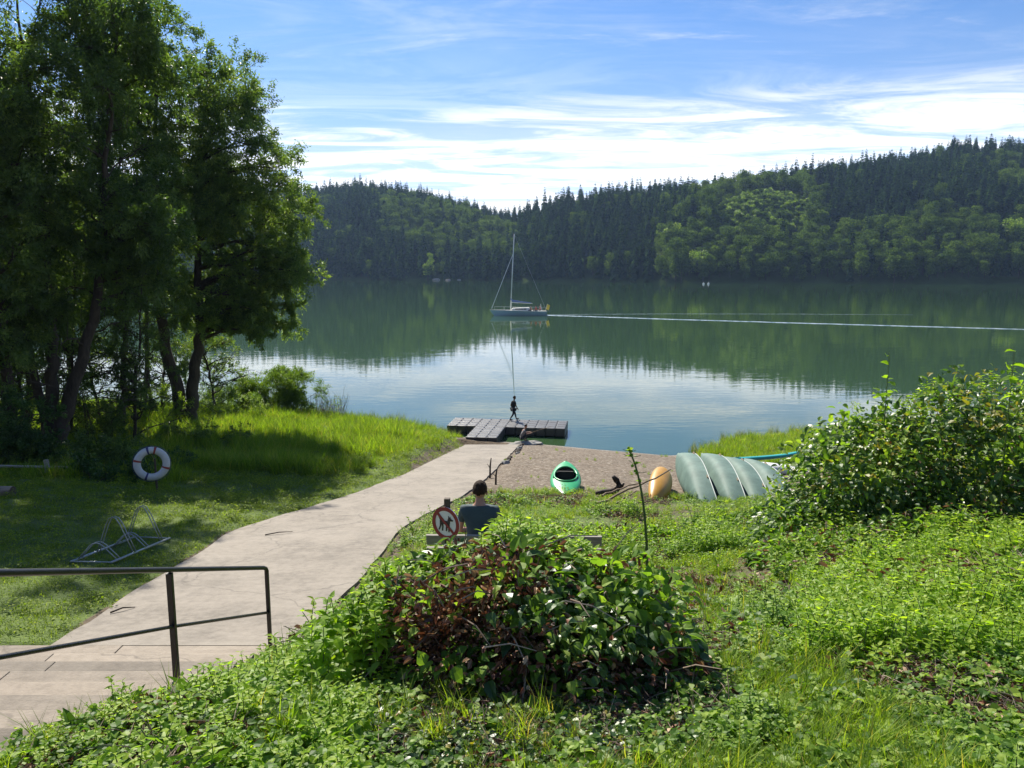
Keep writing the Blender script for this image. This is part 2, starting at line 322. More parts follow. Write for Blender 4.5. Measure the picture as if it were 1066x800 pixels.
def slab_mat():
    m = M['concrete'].copy(); m.name = 'step_slabs'; n, l = m.node_tree.nodes, m.node_tree.links; b = [x for x in n if x.type == 'BSDF_PRINCIPLED'][0]; src = b.inputs['Base Color'].links[0].from_socket
    at = N(n, 'ShaderNodeAttribute', attribute_name='rnd'); r = ramp_node(n, [(0, (.60, .58, .55)), (.5, (.90, .88, .86)), (1, (1.2, 1.15, 1.1))]); l.new(at.outputs['Fac'], r.inputs[0])
    mx = N(n, 'ShaderNodeMix', data_type='RGBA', blend_type='MULTIPLY'); mx.inputs['Factor'].default_value = 1; l.new(src, mx.inputs['A']); l.new(r.outputs[0], mx.inputs['B']); l.new(mx.outputs['Result'], b.inputs['Base Color']); return m
M['slab'] = slab_mat()
def ground_mat():
    """four zones mixed by vertex attributes: soil, lawn green, gravel, mud"""
    m, n, l = mat_new('bank_ground'); b = N(n, 'ShaderNodeBsdfPrincipled', i_Roughness=.95); tc = N(n, 'ShaderNodeTexCoord'); P = tc.outputs['Object']
    def nz(s, d=6.0, r=.6): x = N(n, 'ShaderNodeTexNoise', i_Scale=s, i_Detail=d, i_Roughness=r); l.new(P, x.inputs[0]); return x.outputs['Fac']
    soil = ramp_node(n, [(.3, (.045, .030, .018)), (.6, (.10, .07, .042)), (.8, (.17, .13, .08))]); l.new(nz(6), soil.inputs[0])
    lawn = ramp_node(n, [(.3, (.05, .085, .012)), (.7, (.10, .15, .018))]); l.new(nz(3), lawn.inputs[0])
    vo = N(n, 'ShaderNodeTexVoronoi', i_Scale=16.0); l.new(P, vo.inputs[0])
    gr = ramp_node(n, [(0, (.06, .042, .03)), (.35, (.115, .085, .058)), (.7, (.185, .142, .102)), (1, (.34, .30, .24))]); sp = N(n, 'ShaderNodeSeparateColor'); l.new(vo.outputs['Color'], sp.inputs[0]); l.new(sp.outputs[0], gr.inputs[0])
    gb = ramp_node(n, [(.35, (.075, .058, .037)), (.65, (.145, .112, .078))]); l.new(nz(1.1), gb.inputs[0])
    gm = N(n, 'ShaderNodeMix', data_type='RGBA'); gm.inputs['Factor'].default_value = .38; l.new(gr.outputs[0], gm.inputs['A']); l.new(gb.outputs[0], gm.inputs['B'])
    def att(k): x = N(n, 'ShaderNodeAttribute', attribute_name=k); return x.outputs['Fac']
    def edge(k, s=7):
        add = N(n, 'ShaderNodeMath', operation='MULTIPLY_ADD', i_1=.7); l.new(nz(s), add.inputs[0]); l.new(att(k), add.inputs[2])
        mr = N(n, 'ShaderNodeMapRange', interpolation_type='SMOOTHSTEP'); mr.inputs['From Min'].default_value = .68; mr.inputs['From Max'].default_value = .98; l.new(add.outputs[0], mr.inputs[0]); return mr.outputs[0]
    m1 = N(n, 'ShaderNodeMix', data_type='RGBA'); l.new(edge('lawn', 4), m1.inputs['Factor']); l.new(soil.outputs[0], m1.inputs['A']); l.new(lawn.outputs[0], m1.inputs['B'])
    m2 = N(n, 'ShaderNodeMix', data_type='RGBA'); l.new(edge('gravel', 3), m2.inputs['Factor']); l.new(m1.outputs['Result'], m2.inputs['A']); l.new(gm.outputs['Result'], m2.inputs['B'])
    l.new(m2.outputs['Result'], b.inputs['Base Color'])
    wet = N(n, 'ShaderNodeSeparateXYZ'); geo = N(n, 'ShaderNodeNewGeometry'); l.new(geo.outputs['Position'], wet.inputs[0])
    wr = N(n, 'ShaderNodeMapRange'); wr.inputs['From Min'].default_value = .02; wr.inputs['From Max'].default_value = .16; wr.inputs['To Min'].default_value = .35; wr.inputs['To Max'].default_value = .95; l.new(wet.outputs[2], wr.inputs[0]); l.new(wr.outputs[0], b.inputs['Roughness'])
    bp = N(n, 'ShaderNodeBump', i_Strength=.7, i_Distance=.03); l.new(vo.outputs['Distance'], bp.inputs['Height'])
    bp2 = N(n, 'ShaderNodeBump', i_Strength=.6, i_Distance=.05); l.new(nz(22), bp2.inputs['Height']); l.new(bp.outputs[0], bp2.inputs['Normal']); l.new(bp2.outputs[0], b.inputs['Normal'])
    o = N(n, 'ShaderNodeOutputMaterial'); l.new(b.outputs[0], o.inputs[0]); return m
M['ground'] = ground_mat()
def water_mat():
    m, n, l = mat_new('lake_water'); b = N(n, 'ShaderNodeBsdfPrincipled', i_Roughness=.006, i_IOR=1.5); b.inputs['Base Color'].default_value = (.032, .070, .026, 1)
    tc = N(n, 'ShaderNodeTexCoord')
    def lay(sc, s, det, st, dist, prev=None, rot=0):
        mp = N(n, 'ShaderNodeMapping'); mp.inputs['Scale'].default_value = sc; mp.inputs['Rotation'].default_value = (0, 0, rot); l.new(tc.outputs['Object'], mp.inputs[0])
        x = N(n, 'ShaderNodeTexNoise', i_Scale=s, i_Detail=det, i_Roughness=.55, i_Distortion=.4); l.new(mp.outputs[0], x.inputs[0])
        bp = N(n, 'ShaderNodeBump', i_Strength=st, i_Distance=dist); l.new(x.outputs['Fac'], bp.inputs['Height'])
        if prev: l.new(prev, bp.inputs['Normal'])
        return bp.outputs[0]
    a = lay((.30, 1.0, 1), 1.7, 2.5, 1.0, .0040, None, R(-6))
    c = lay((.25, 1.0, 1), .22, 2.5, 1.0, .007, a, R(8))
    l.new(c, b.inputs['Normal'])
    o = N(n, 'ShaderNodeOutputMaterial'); l.new(b.outputs[0], o.inputs[0]); return m
M['water'] = water_mat()
M['foam'] = plain('wake_foam', (.40, .46, .48), .25, 0, c2=(.07, .12, .10), scale=.9)
M['hill'] = plain('hillside_soil', (.055, .080, .025), 1, 0, var=.5, scale=.08, spec=0)
M['redsoil'] = plain('bare_red_earth', (.30, .16, .09), .95, 0, var=.4, scale=.3)

# ------------------------------------------------------------------ terrain
def zpath(y): return 5.31 - .148 * np.asarray(y, float)
rows = [(463, 484, 541), (478, 453, 526), (494, 420, 511), (516, 362, 483), (540, 280, 432), (552, 240, 416), (572, 212, 398), (596, 172, 380), (632, 112, 345), (656, 80, 322), (672, 55, 308)]
PY, PL, PR = [], [], []
for v, ul, ur in rows:
    t = math.tan(R(PITCH) + math.atan((v - 400) / FPX)); y = (CAMZ - 5.31) / (t - .148); z = 5.31 - .148 * y
    PY.append(y); PL.append(xat(ul, y, z)); PR.append(xat(ur, y, z))
PY, PL, PR = map(lambda a: np.array(a[::-1]), (PY, PL, PR))     # ascending y
Y0 = PY[0]; Y1 = PY[-1]
NSTEP = 9; TREAD = .46; RISER = .158
XS0, XS1 = -9.5, -2.62                                            # width of the flight
Bx = [-300, -40, -3, 0, 2.4, 3.2, 5, 8.3, 12, 17.5, 21, 28, 34, 37, 44, 60, 400]
Bz = [14, 9, 6.9, 6.6, 6.27, 6.1, 5.62, 4.5, 3.62, 2.72, 2.2, 1.15, 0.0, -.55, -1.6, -3, -4]
def waterline(x): return np.interp(x, [-400, -60, -30, -11, -4, -1.5, 1, 6.8, 8.0, 10, 13, 20, 60, 400], [60, 52, 46, 42, 37.8, 36.0, 35.2, 32.9, 33.2, 35.6, 37, 40, 46, 60])
def stepz(y):
    k = np.clip(np.ceil((Y0 - np.asarray(y, float)) / TREAD), 0, 60); return float(zpath(Y0)) + k * RISER
def gz(x, y, detail=True):
    x = np.asarray(x, float); y = np.asarray(y, float)
    ye = y + (34 - waterline(x)) * sm(18, 34, y)
    z = np.interp(ye, Bx, Bz)
    z = z + .55 * sm(2.2, 6, x) * sm(19, 11, y) * sm(1.5, 5, y)
    z = z + .45 * sm(-4.5, -12, x) * sm(27, 17, y) * sm(6, 12, y)
    lf = np.where(x < -2.45, 1, sm(-.7, -2.5, x)) * sm(3.0, 5.0, y) + sm(-2.2, -4.5, x) * (1 - sm(3.0, 5.0, y))
    zl = np.where(y > Y0, zpath(y), zpath(Y0) + (Y0 - y) * .34 )
    near = sm(26, 8, y)
    z = z * (1 - lf * near) + (zl + .45 * sm(-4.5, -12, x) * sm(8, 15, y)) * lf * near
    if detail:
        z = z + (vnoise(x, y, .8, 1) - .5) * .10 * sm(-.3, 1.0, z) + (vnoise(x, y, 2.6, 2) - .5) * .05 * sm(-.1, .5, z)
    # seat of the path
    c0 = np.interp(y, PY, PL); c1 = np.interp(y, PY, PR)
    d = np.maximum(c0 - x, x - c1)
    inr = (y > Y0 - .3) & (y < Y1 + .5)
    k = sm(.75 + .9 * sm(12, 8.5, y), 0.0, d) * inr
    low = zpath(y) - .05 - .0 * y
    z = z * (1 - k) + np.minimum(low, 99) * k
    # the flight of steps
    ks = ((y <= Y0 - .0) & (y > Y0 - 6)) * sm(XS1 + .55, XS1 - .0, x) * sm(XS0 - .8, XS0, x)
    zs = np.where(y > Y0, zpath(y), zpath(Y0) + (Y0 - y) * (RISER / TREAD)) - .26
    z = z * (1 - ks) + zs * ks
    return z
def g1(x, y): return float(gz(np.array([x]), np.array([y]))[0])
def grid_mesh(name, xs, ys, zf, mat, attrs=None, kind='structure', smooth=True):
    X, Y = np.meshgrid(xs, ys); Z = zf(X, Y); nx, ny = len(xs), len(ys)
    i = np.arange(ny - 1)[:, None] * nx; j = np.arange(nx - 1)[None]
    q = np.stack([i + j, i + j + 1, i + nx + j + 1, i + nx + j], -1).reshape(-1, 4)
    g = Geo(); g.add(np.stack([X, Y, Z], -1).reshape(-1, 3), q); o = g.obj(name, mat, smooth=smooth); o['kind'] = kind
    for k, f in (attrs or {}).items():
        a = o.data.attributes.new(k, 'FLOAT', 'POINT'); a.data.foreach_set('value', f(X, Y).astype(np.float32).ravel())
    return o
def lawn_mask(x, y):
    right = sm(0, 1, x - np.interp(y, PY, PR)) 
    left = sm(.0, .22, np.interp(y, PY, PL) - x)
    m = left * sm(45, 40, y) * (1 - .75 * sm(22, 26, y) * sm(-1.2, -.1, x - np.interp(y, PY, PL)))
    m = np.maximum(m, right * (.35 + .4 * vnoise(x, y, .5, 5)) * sm(20.5, 17.5, y))
    m = np.maximum(m, sm(7.0, 8.8, x) * sm(22, 25, y))
    return np.where((y < Y0) & (x < -2.6), 0.2, m)
def gravel_mask(x, y):
    r = np.interp(y, PY, PR)
    e = 18.8 + .9 * (vnoise(x, y, .6, 8) - .5) * 2
    return sm(-.1, .2, x - r) * sm(e - .6, e + .8, y) * (1 - sm(7.2, 9.2, x) * sm(20, 24, y) * sm(34.2, 33.4, y + 0 * x)) * (y < 60)
def edges(a, b, s, lo, hi, cs):
    f = np.arange(lo, hi + s / 2, s)
    l = -np.geomspace(1, 1 + (lo - a), cs)[::-1] + 1 + lo if a < lo else []
    r = np.geomspace(1, 1 + (b - hi), cs) - 1 + hi if b > hi else []
    return np.unique(np.round(np.concatenate([l, f, r]), 4))
ground = grid_mesh('ground', edges(-420, 420, .16, -20, 16, 46), edges(-260, 62, .16, 1.5, 42, 40), gz, M['ground'], {'lawn': lawn_mask, 'gravel': gravel_mask})

# path slab with a dark, worn side
def build_path():
    g = Geo(); ys = np.linspace(Y0, Y1, 130)
    L = np.interp(ys, PY, PL); Rr = np.interp(ys, PY, PR)
    ker = np.ones(7) / 7
    def smo(a): p = np.pad(a, 3, mode='edge'); return np.convolve(p, ker, 'valid')
    L, Rr = smo(L), smo(Rr)
    L = L + (vnoise(ys, ys * 0, 2.2, 3) - .5) * .08; Rr = Rr + (vnoise(ys, ys * 0, 2.0, 4) - .5) * .07
    k = 9; V = []
    for i, y in enumerate(ys):
        z = float(zpath(y))
        V.append((L[i], y, z - .45)); 
        for t in np.linspace(0, 1, k): V.append((L[i] + (Rr[i] - L[i]) * t, y, z + (0 if 0 < t < 1 else -.004)))
        V.append((Rr[i], y, z - .45))
    n = k + 2; F = []
    for i in range(len(ys) - 1):
        for j in range(n - 1): F.append((i * n + j, i * n + j + 1, (i + 1) * n + j + 1, (i + 1) * n + j))
    F.append(tuple((len(ys) - 1) * n + j for j in range(n)))
    g.add(V, F); o = g.obj('path', M['concrete']); o['kind'] = 'structure'
build_path()
def build_steps():
    g = Geo(); z0 = float(zpath(Y0)); r = random.Random(3); step_tone = [r.choice((.15, .35, .85, .65, .95)) for _ in range(12)]
    for k in range(1, NSTEP + 1):
        yf = Y0 - (k - 1) * TREAD; x = XS1 + .0
        while x > XS0:
            w = r.uniform(1.3, 2.4)
            st_ = step_tone[k]
            g.box((x - w / 2, yf - TREAD / 2 - .13, z0 + (k - 1) * RISER - .11 + r.uniform(-.004, .004)), (w - .005, TREAD + .26, .22), bev=.012, rnd=min(1, max(0, st_ + r.uniform(-.14, .14))))
            x -= w
    o = g.obj('steps', M['slab']); o['kind'] = 'structure'
build_steps()

# lake
lk = Geo(); lk.add([(-1000, 20, 0), (1000, 20, 0), (1000, 620, 0), (-1000, 620, 0)], [(0, 1, 2, 3)])
lake = lk.obj('lake', M['water']); lake['kind'] = 'structure'

# ------------------------------------------------------------------ far hills (heights by bearing and distance)
HQ = (np.array([-700, 0, 200, 320, 380, 430, 480, 510, 525, 540, 560, 620, 700, 760, 800, 850, 900, 960, 1020, 1066, 1500, 1900]) - 533) / 793.
HV = np.array([205, 200, 197, 195, 191, 197, 208, 216, 218, 214, 204, 189, 182, 182, 177, 166, 159, 154, 155, 158, 170, 192.])
H_ANG = np.tan(np.arctan((400 - HV) / FPX) - R(PITCH))
H_SH = np.interp(HQ, (np.array([-700, 200, 420, 500, 540, 680, 690, 800, 1066, 1900]) - 533) / 793., [520, 520, 505, 480, 455, 448, 405, 395, 375, 350])
H_RD = np.interp(HQ, (np.array([-700, 300, 480, 525, 545, 640, 800, 1066, 1900]) - 533) / 793., [760, 760, 740, 730, 600, 600, 620, 610, 600])
HTREE = 19.5
def hz(x, y):
    x = np.asarray(x, float); y = np.asarray(y, float)
    r = y; q = x / np.maximum(y, 1)
    sh = np.interp(q, HQ, H_SH) + (vnoise(x, y * 0, .018, 11) - .5) * 14; rd = np.interp(q, HQ, H_RD)
    top = CAMZ + np.interp(q, HQ, H_ANG) * rd - HTREE + 4
    s = (y - sh) / (rd - sh)
    prof = np.where(s < 0, s * 1.4, np.where(s < 1, 1 - (1 - np.clip(s, 0, 1)) ** 1.55, 1 - .55 * np.clip(s - 1, 0, 3)))
    z = top * prof
    # spur and gullies
    uq = 533 + q * 793
    z += 15 * np.exp(-((uq - 775) / 52) ** 2) * np.exp(-((s - .36) / .22) ** 2) 
    z -= 9 * np.exp(-((uq - 668) / 26) ** 2) * np.exp(-((s - .35) / .3) ** 2)
    z += 9 * np.exp(-((uq - 990) / 70) ** 2) * np.exp(-((s - .4) / .25) ** 2)
    z += (vnoise(x, y, .012, 12) - .5) * 18 * np.clip(s, 0, 1) * np.clip(1.3 - s, 0, 1) * 2 + (vnoise(x, y, .035, 13) - .5) * 6 * np.clip(s, 0, 1)
    return z
hills = grid_mesh('hills', np.arange(-1000, 1001, 12.), np.arange(340, 1150, 7.), hz, M['hill'])

# ------------------------------------------------------------------ scatter (stuff that nobody could count)
proto_cols = {}
def proto_collection(name, meshes):
    c = bpy.data.collections.new(name)
    for i, me in enumerate(meshes):
        o = bpy.data.objects.new('%s_%02d' % (name, i), me); c.objects.link(o)
    return c
def scatter(name, pts, rots, scl, idx, coll, label, cat):
    me = bpy.data.meshes.new(name); n = len(pts); me.vertices.add(n); me.vertices.foreach_set('co', np.asarray(pts, np.float32).ravel())
    a = me.attributes.new('rot', 'FLOAT_VECTOR', 'POINT'); a.data.foreach_set('vector', np.asarray(rots, np.float32).ravel())
    a = me.attributes.new('scl', 'FLOAT', 'POINT'); a.data.foreach_set('value', np.asarray(scl, np.float32))
    a = me.attributes.new('idx', 'INT', 'POINT'); a.data.foreach_set('value', np.asarray(idx, np.int32))
    o = bpy.data.objects.new(name, me); COL.objects.link(o); tag(o, label, cat, kind='stuff')
    t = bpy.data.node_groups.new(name, 'GeometryNodeTree'); t.interface.new_socket('Geometry', in_out='INPUT', socket_type='NodeSocketGeometry'); t.interface.new_socket('Geometry', in_out='OUTPUT', socket_type='NodeSocketGeometry')
    n_, l_ = t.nodes, t.links
    gi = n_.new('NodeGroupInput'); go = n_.new('NodeGroupOutput'); ip = n_.new('GeometryNodeInstanceOnPoints'); ci = n_.new('GeometryNodeCollectionInfo')
    ci.inputs['Collection'].default_value = coll; ci.inputs['Separate Children'].default_value = True; ci.inputs['Reset Children'].default_value = True
    def na(k, ty): x = n_.new('GeometryNodeInputNamedAttribute'); x.data_type = ty; x.inputs['Name'].default_value = k; return x.outputs['Attribute']
    l_.new(gi.outputs[0], ip.inputs['Points']); l_.new(ci.outputs[0], ip.inputs['Instance']); ip.inputs['Pick Instance'].default_value = True
    l_.new(na('idx', 'INT'), ip.inputs['Instance Index'])
    er = n_.new('FunctionNodeEulerToRotation'); l_.new(na('rot', 'FLOAT_VECTOR'), er.inputs[0]); l_.new(er.outputs[0], ip.inputs['Rotation'])
    l_.new(na('scl', 'FLOAT'), ip.inputs['Scale']); l_.new(ip.outputs[0], go.inputs[0])
    md = o.modifiers.new('scatter', 'NODES'); md.node_group = t
    return o

# --- far trees
def conifer_mesh(seed, h=17., w=3.6, tiers=21, per=10):
    r = np.random.default_rng(seed); g = Geo(); g.tube([(0, 0, -1), (0, 0, h * .8)], [.22, .04], 5, mat=1)
    P, D, Nn, L, Wd, rn = [], [], [], [], [], []
    for k in range(tiers):
        t = (k + r.uniform(-.3, .3)) / tiers; z = h * (.08 + .92 * t); rad = w * (1 - t) ** .72 * r.uniform(.8, 1.2) + .22
        for j in range(per):
            a = r.uniform(0, 2 * math.pi); P.append((0, 0, z)); D.append((math.cos(a), math.sin(a), r.uniform(-.55, -.1) + .5 * t ** 3)); Nn.append((0, 0, 1))
            L.append(rad * r.uniform(.75, 1.15)); Wd.append(rad * .62 + .2); rn.append(r.uniform(.1, .9))
    P, D, Nn = map(np.array, (P, D, Nn)); D = D.astype(float)
    g.leaves(P.astype(float), D, Nn.astype(float) + rng.normal(size=D.shape) * .25, np.array(L), np.array(Wd), T_LEAF, np.array(rn))
    g.leaves(np.array([(0, 0, h * .95)] * 4), np.array([(.1, 0, 1.), (-.1, .1, 1), (0, -.1, 1), (0, .1, 1)]), np.array([(1., 0, 0), (0, 1, 0), (1, 1, 0), (1, -1, 0)]), h * .045, .35, T_DIA, .5)
    return g.mesh('conifer', [M['conif'], M['bark']])
def broad_mesh(seed, h=14., w=5., n=1100, mat='broad', ls=.75):
    r = np.random.default_rng(seed); g = Geo(); g.tube([(0, 0, -1), (.1, 0, h * .35), (.2, .1, h * .7)], [.3, .2, .05], 5, mat=1)
    cl = []
    for k in range(16):
        a = r.uniform(0, 6.28); t = r.uniform(.22, .93); rr = w * .62 * math.sqrt(max(0, 1 - ((t - .5) / .52) ** 2)) * r.uniform(.3, 1)
        cl.append((math.cos(a) * rr, math.sin(a) * rr, h * t, w * r.uniform(.26, .42)))
    cl = np.array(cl); i = r.integers(0, len(cl), n); d = r.normal(size=(n, 3)); d /= np.linalg.norm(d, axis=1)[:, None]; d[:, 2] = d[:, 2] * .85 + .1
    P = cl[i, :3] + d * cl[i, 3:4] * r.uniform(.75, 1.05, (n, 1))
    g.leaves(P, r.normal(size=(n, 3)), d + r.normal(size=(n, 3)) * .5, ls * r.uniform(.6, 1.3, n), ls * .8, T_DIA, r.uniform(0, 1, n) * .6 + r.uniform(0, .4, len(cl))[i])
    return g.mesh('broadleaf', [M[mat], M['bark']])
con = [conifer_mesh(1), conifer_mesh(2, 19, 3.2), conifer_mesh(3, 15, 4.0)]
brd = [broad_mesh(4, 14, 6.5, 1300, ls=.8), broad_mesh(5, 12, 7.0, 1300, ls=.8), broad_mesh(6, 16, 6.0, 1300, ls=.8)]
forest_protos = proto_collection('forest_kinds', con + brd)
def clearing(u, s):
    return np.maximum(np.exp(-(((u - 845) / 17) ** 2 + ((s - .55) / .07) ** 2)), 0)
def build_forest():
    xs = np.arange(-900, 950, 5.6); ys = np.arange(352, 900, 5.8); X, Y = np.meshgrid(xs, ys)
    X = X + rng.uniform(-2, 2, X.shape); Y = Y + rng.uniform(-2, 2, Y.shape); X = X.ravel(); Y = Y.ravel()
    q = X / Y; u = 533 + q * 793; z = hz(X, Y); rd = np.interp(q, HQ, H_RD); sh = np.interp(q, HQ, H_SH)
    s = (Y - sh) / (rd - sh)
    knoll = (((u - 785) / 52) ** 2 + ((s - (.30 + (u - 785) * .0012)) / .15) ** 2) < 1
    keep = (z > .3) & ~knoll & (s < 1.12) & (u > -420) & (u < 1500) & (clearing(u, s) < .45)
    X, Y, Z, u, s = X[keep], Y[keep], z[keep], u[keep], s[keep]; n = len(X)
    nb = vnoise(X, Y, .02, 21) * .6 + vnoise(X, Y, .06, 22) * .4
    pb = .07 + .8 * sm(.52, .68, nb)                                   # broadleaf share
    pb = np.where(u < 525, .06 + .5 * sm(.55, .7, nb), pb)
    pb = np.where((u > 530) & (u < 680), .07, pb)
    pb = np.where((u > 680) & (s < .22), .85, pb)
    pb = np.where((u > 720) & (u < 850) & (s < .62), .95, pb)
    pb = np.where((u > 400) & (u < 540) & (s < .6) & (s > .15), .75, pb)
    pb = np.where(s > .78, .03, pb)
    isb = rng.uniform(size=n) < pb
    idx = np.where(isb, 3 + rng.integers(0, 3, n), rng.integers(0, 3, n))
    sc = np.where(isb, rng.uniform(.5, .98, n), rng.uniform(.55, 1.2, n))
    sc = np.where((u > 735) & (u < 830) & (s > .15) & (s < .5), sc * .34, sc)
    sc = np.where(s > .85, sc * rng.uniform(.8, 1.1, n), sc)
    rot = np.stack([rng.normal(0, .03, n), rng.normal(0, .03, n), rng.uniform(0, 6.28, n)], -1)
    scatter('forest', np.stack([X, Y, Z], -1), rot, sc, idx, forest_protos, 'dense mixed forest of dark conifers and rounder broadleaf trees covering the far hills', 'forest')
    print('forest', n)
    x, y = rng.uniform(80, 260, 9000), rng.uniform(390, 520, 9000); q = x / y; u = 533 + q * 793; rd = np.interp(q, HQ, H_RD); sh = np.interp(q, HQ, H_SH); s = (y - sh) / (rd - sh)
    k = (((u - 785) / 54) ** 2 + ((s - (.30 + (u - 785) * .0012)) / .16) ** 2) < 1; x, y = x[k], y[k]; n = len(x)
    scatter('hillside_scrub', np.stack([x, y, hz(x, y) - .3], -1), np.stack([np.zeros(n)] * 2 + [rng.uniform(0, 6.28, n)], -1), rng.uniform(.10, .24, n) + .16 * (rng.uniform(size=n) < .08), rng.integers(0, 2, n), proto_collection('scrub_kinds', [broad_mesh(8, 9, 8, 500, 'willow_light', 2.0), broad_mesh(9, 8, 9, 500, 'broad', 2.2)]), 'low pale green scrub covering the open knoll on the far hillside', 'scrub'); print('scrub', n)
build_forest()
def hill_tree(name, me, u, y, sc, label, cat='tree', group=None):
    x = (u - 533) / 793. * y; z = float(hz(np.array([x]), np.array([y]))[0])
    o = bpy.data.objects.new(name, me); COL.objects.link(o); o.location = (x, y, max(z, 0)); o.scale = (sc,) * 3 if np.isscalar(sc) else sc; o.rotation_euler = (0, 0, random.uniform(0, 6)); tag(o, label, cat, group); return o
bright = broad_mesh(31, 17, 5.2, 1500, 'willow_light', .7)
hill_tree('poplar_tree', bright, 447, 494, (.95, .95, 1.0), 'bright yellow-green tree alone on the dark far shore left of the sailboat')
rb = broad_mesh(32, 15, 7, 1700, 'broad', .7); rb2 = broad_mesh(33, 12, 7, 1700, 'willow_light', .7)
hill_tree('broadleaf_tree', rb, 700, 407, 1.25, 'tall rounded tree at the waterside tip of the wooded point right of the sailboat')
hill_tree('broadleaf_tree', rb2, 722, 404, 1.1, 'light rounded tree just right of the tree at the tip of the wooded point')
hill_tree('broadleaf_tree', rb2, 698, 440, 1.1, 'rounded tree standing uphill behind the tree at the tip of the wooded point')
hill_tree('broadleaf_tree', rb, 790, 530, .9, 'broad pale tree on the slope just below the skyline, above the green knoll')
hill_tree('broadleaf_tree', rb2, 1040, 412, 1.2, 'bright round tree low on the far slope near the right edge of the photo')
hill_tree('conifer_tree', con[1], 566, 590, 1.25, 'tallest dark spire at the left end of the right-hand ridge')
hill_tree('conifer_tree', con[0], 1010, 612, 1.3, 'dark conifer standing proud of the right-hand skyline near its highest part')
def far_rock(u, y, w, label):
    x = (u - 533) / 793. * y; g = Geo(); g.sphere((0, 0, 0), (w, w * .6, w * .38), 10, 7, jit=.6)
    o = g.obj('rock', M['rock'], loc=(x, y, .1)); tag(o, label, 'rock', 'pale rocks on the far shore')
sh1 = 476
far_rock(456, 484, 2.6, 'wide pale rock at the waterline below the bright yellow-green far tree')
far_rock(468, 482, 1.7, 'smaller pale rock right of the wide one at the far waterline')
far_rock(479, 486, 1.3, 'smallest pale rock, rightmost at the far waterline below the bright tree')
for u, lb in ((729, 'tiny white float on the water off the wooded point, left one of the pair'), (734, 'tiny white float on the water off the wooded point, right one of the pair')):
    y = 372; g = Geo(); g.sphere((0, 0, .25), (.55, .4, .42), 10, 7); g.tube([(0, 0, .5), (.1, 0, 1.1)], .06, 6)
    tag(g.obj('mooring_float', M['whitep'], loc=((u - 533) / 793. * y, y, 0)), lb, 'float', 'white floats off the wooded point')

# ------------------------------------------------------------------ near trees
def bez(a, b, c, n):
    t = np.linspace(0, 1, n)[:, None]; return (1 - t) ** 2 * a + 2 * t * (1 - t) * b + t * t * c
def crown_into(g, lm, clumps, twigs, per, leafL, leafW, r, droop=.5, skel=None):
    """leaves and twigs for each clump (cx,cy,cz,rad)"""
    A = []
    for (cx, cy, cz, rad) in clumps:
        for k in range(twigs):
            d = r.normal(size=3); d[2] = d[2] * .8 + .25; d /= np.linalg.norm(d)
            L = rad * r.uniform(.65, 1.12); st = np.array([cx, cy, cz]) + r.normal(size=3) * rad * .22
            mid = st + d * L * .55; end = st + d * L; end[2] -= droop * L * r.uniform(.2, .8)
            tt = np.sqrt(r.uniform(.02, 1, per))[:, None]
            P = (1 - tt) ** 2 * st + 2 * tt * (1 - tt) * mid + tt * tt * end + r.normal(size=(per, 3)) * rad * .085
            base = r.uniform(.15, .75)
            dd = (end - st)[None] * .5 + r.normal(size=(per, 3)) * L * .55; dd[:, 2] -= droop * L * .45
            A.append((P, dd, np.full(per, base) + r.uniform(-.2, .25, per)))
    P = np.concatenate([a[0] for a in A]); D = np.concatenate([a[1] for a in A]); rn = np.concatenate([a[2] for a in A]); n = len(P)
    Nn = r.normal(size=(n, 3)); Nn[:, 2] += .8
    g.leaves(P, D, Nn, leafL * r.uniform(.6, 1.25, n), leafW * r.uniform(.7, 1.2, n), lm, np.clip(rn, 0, 1))
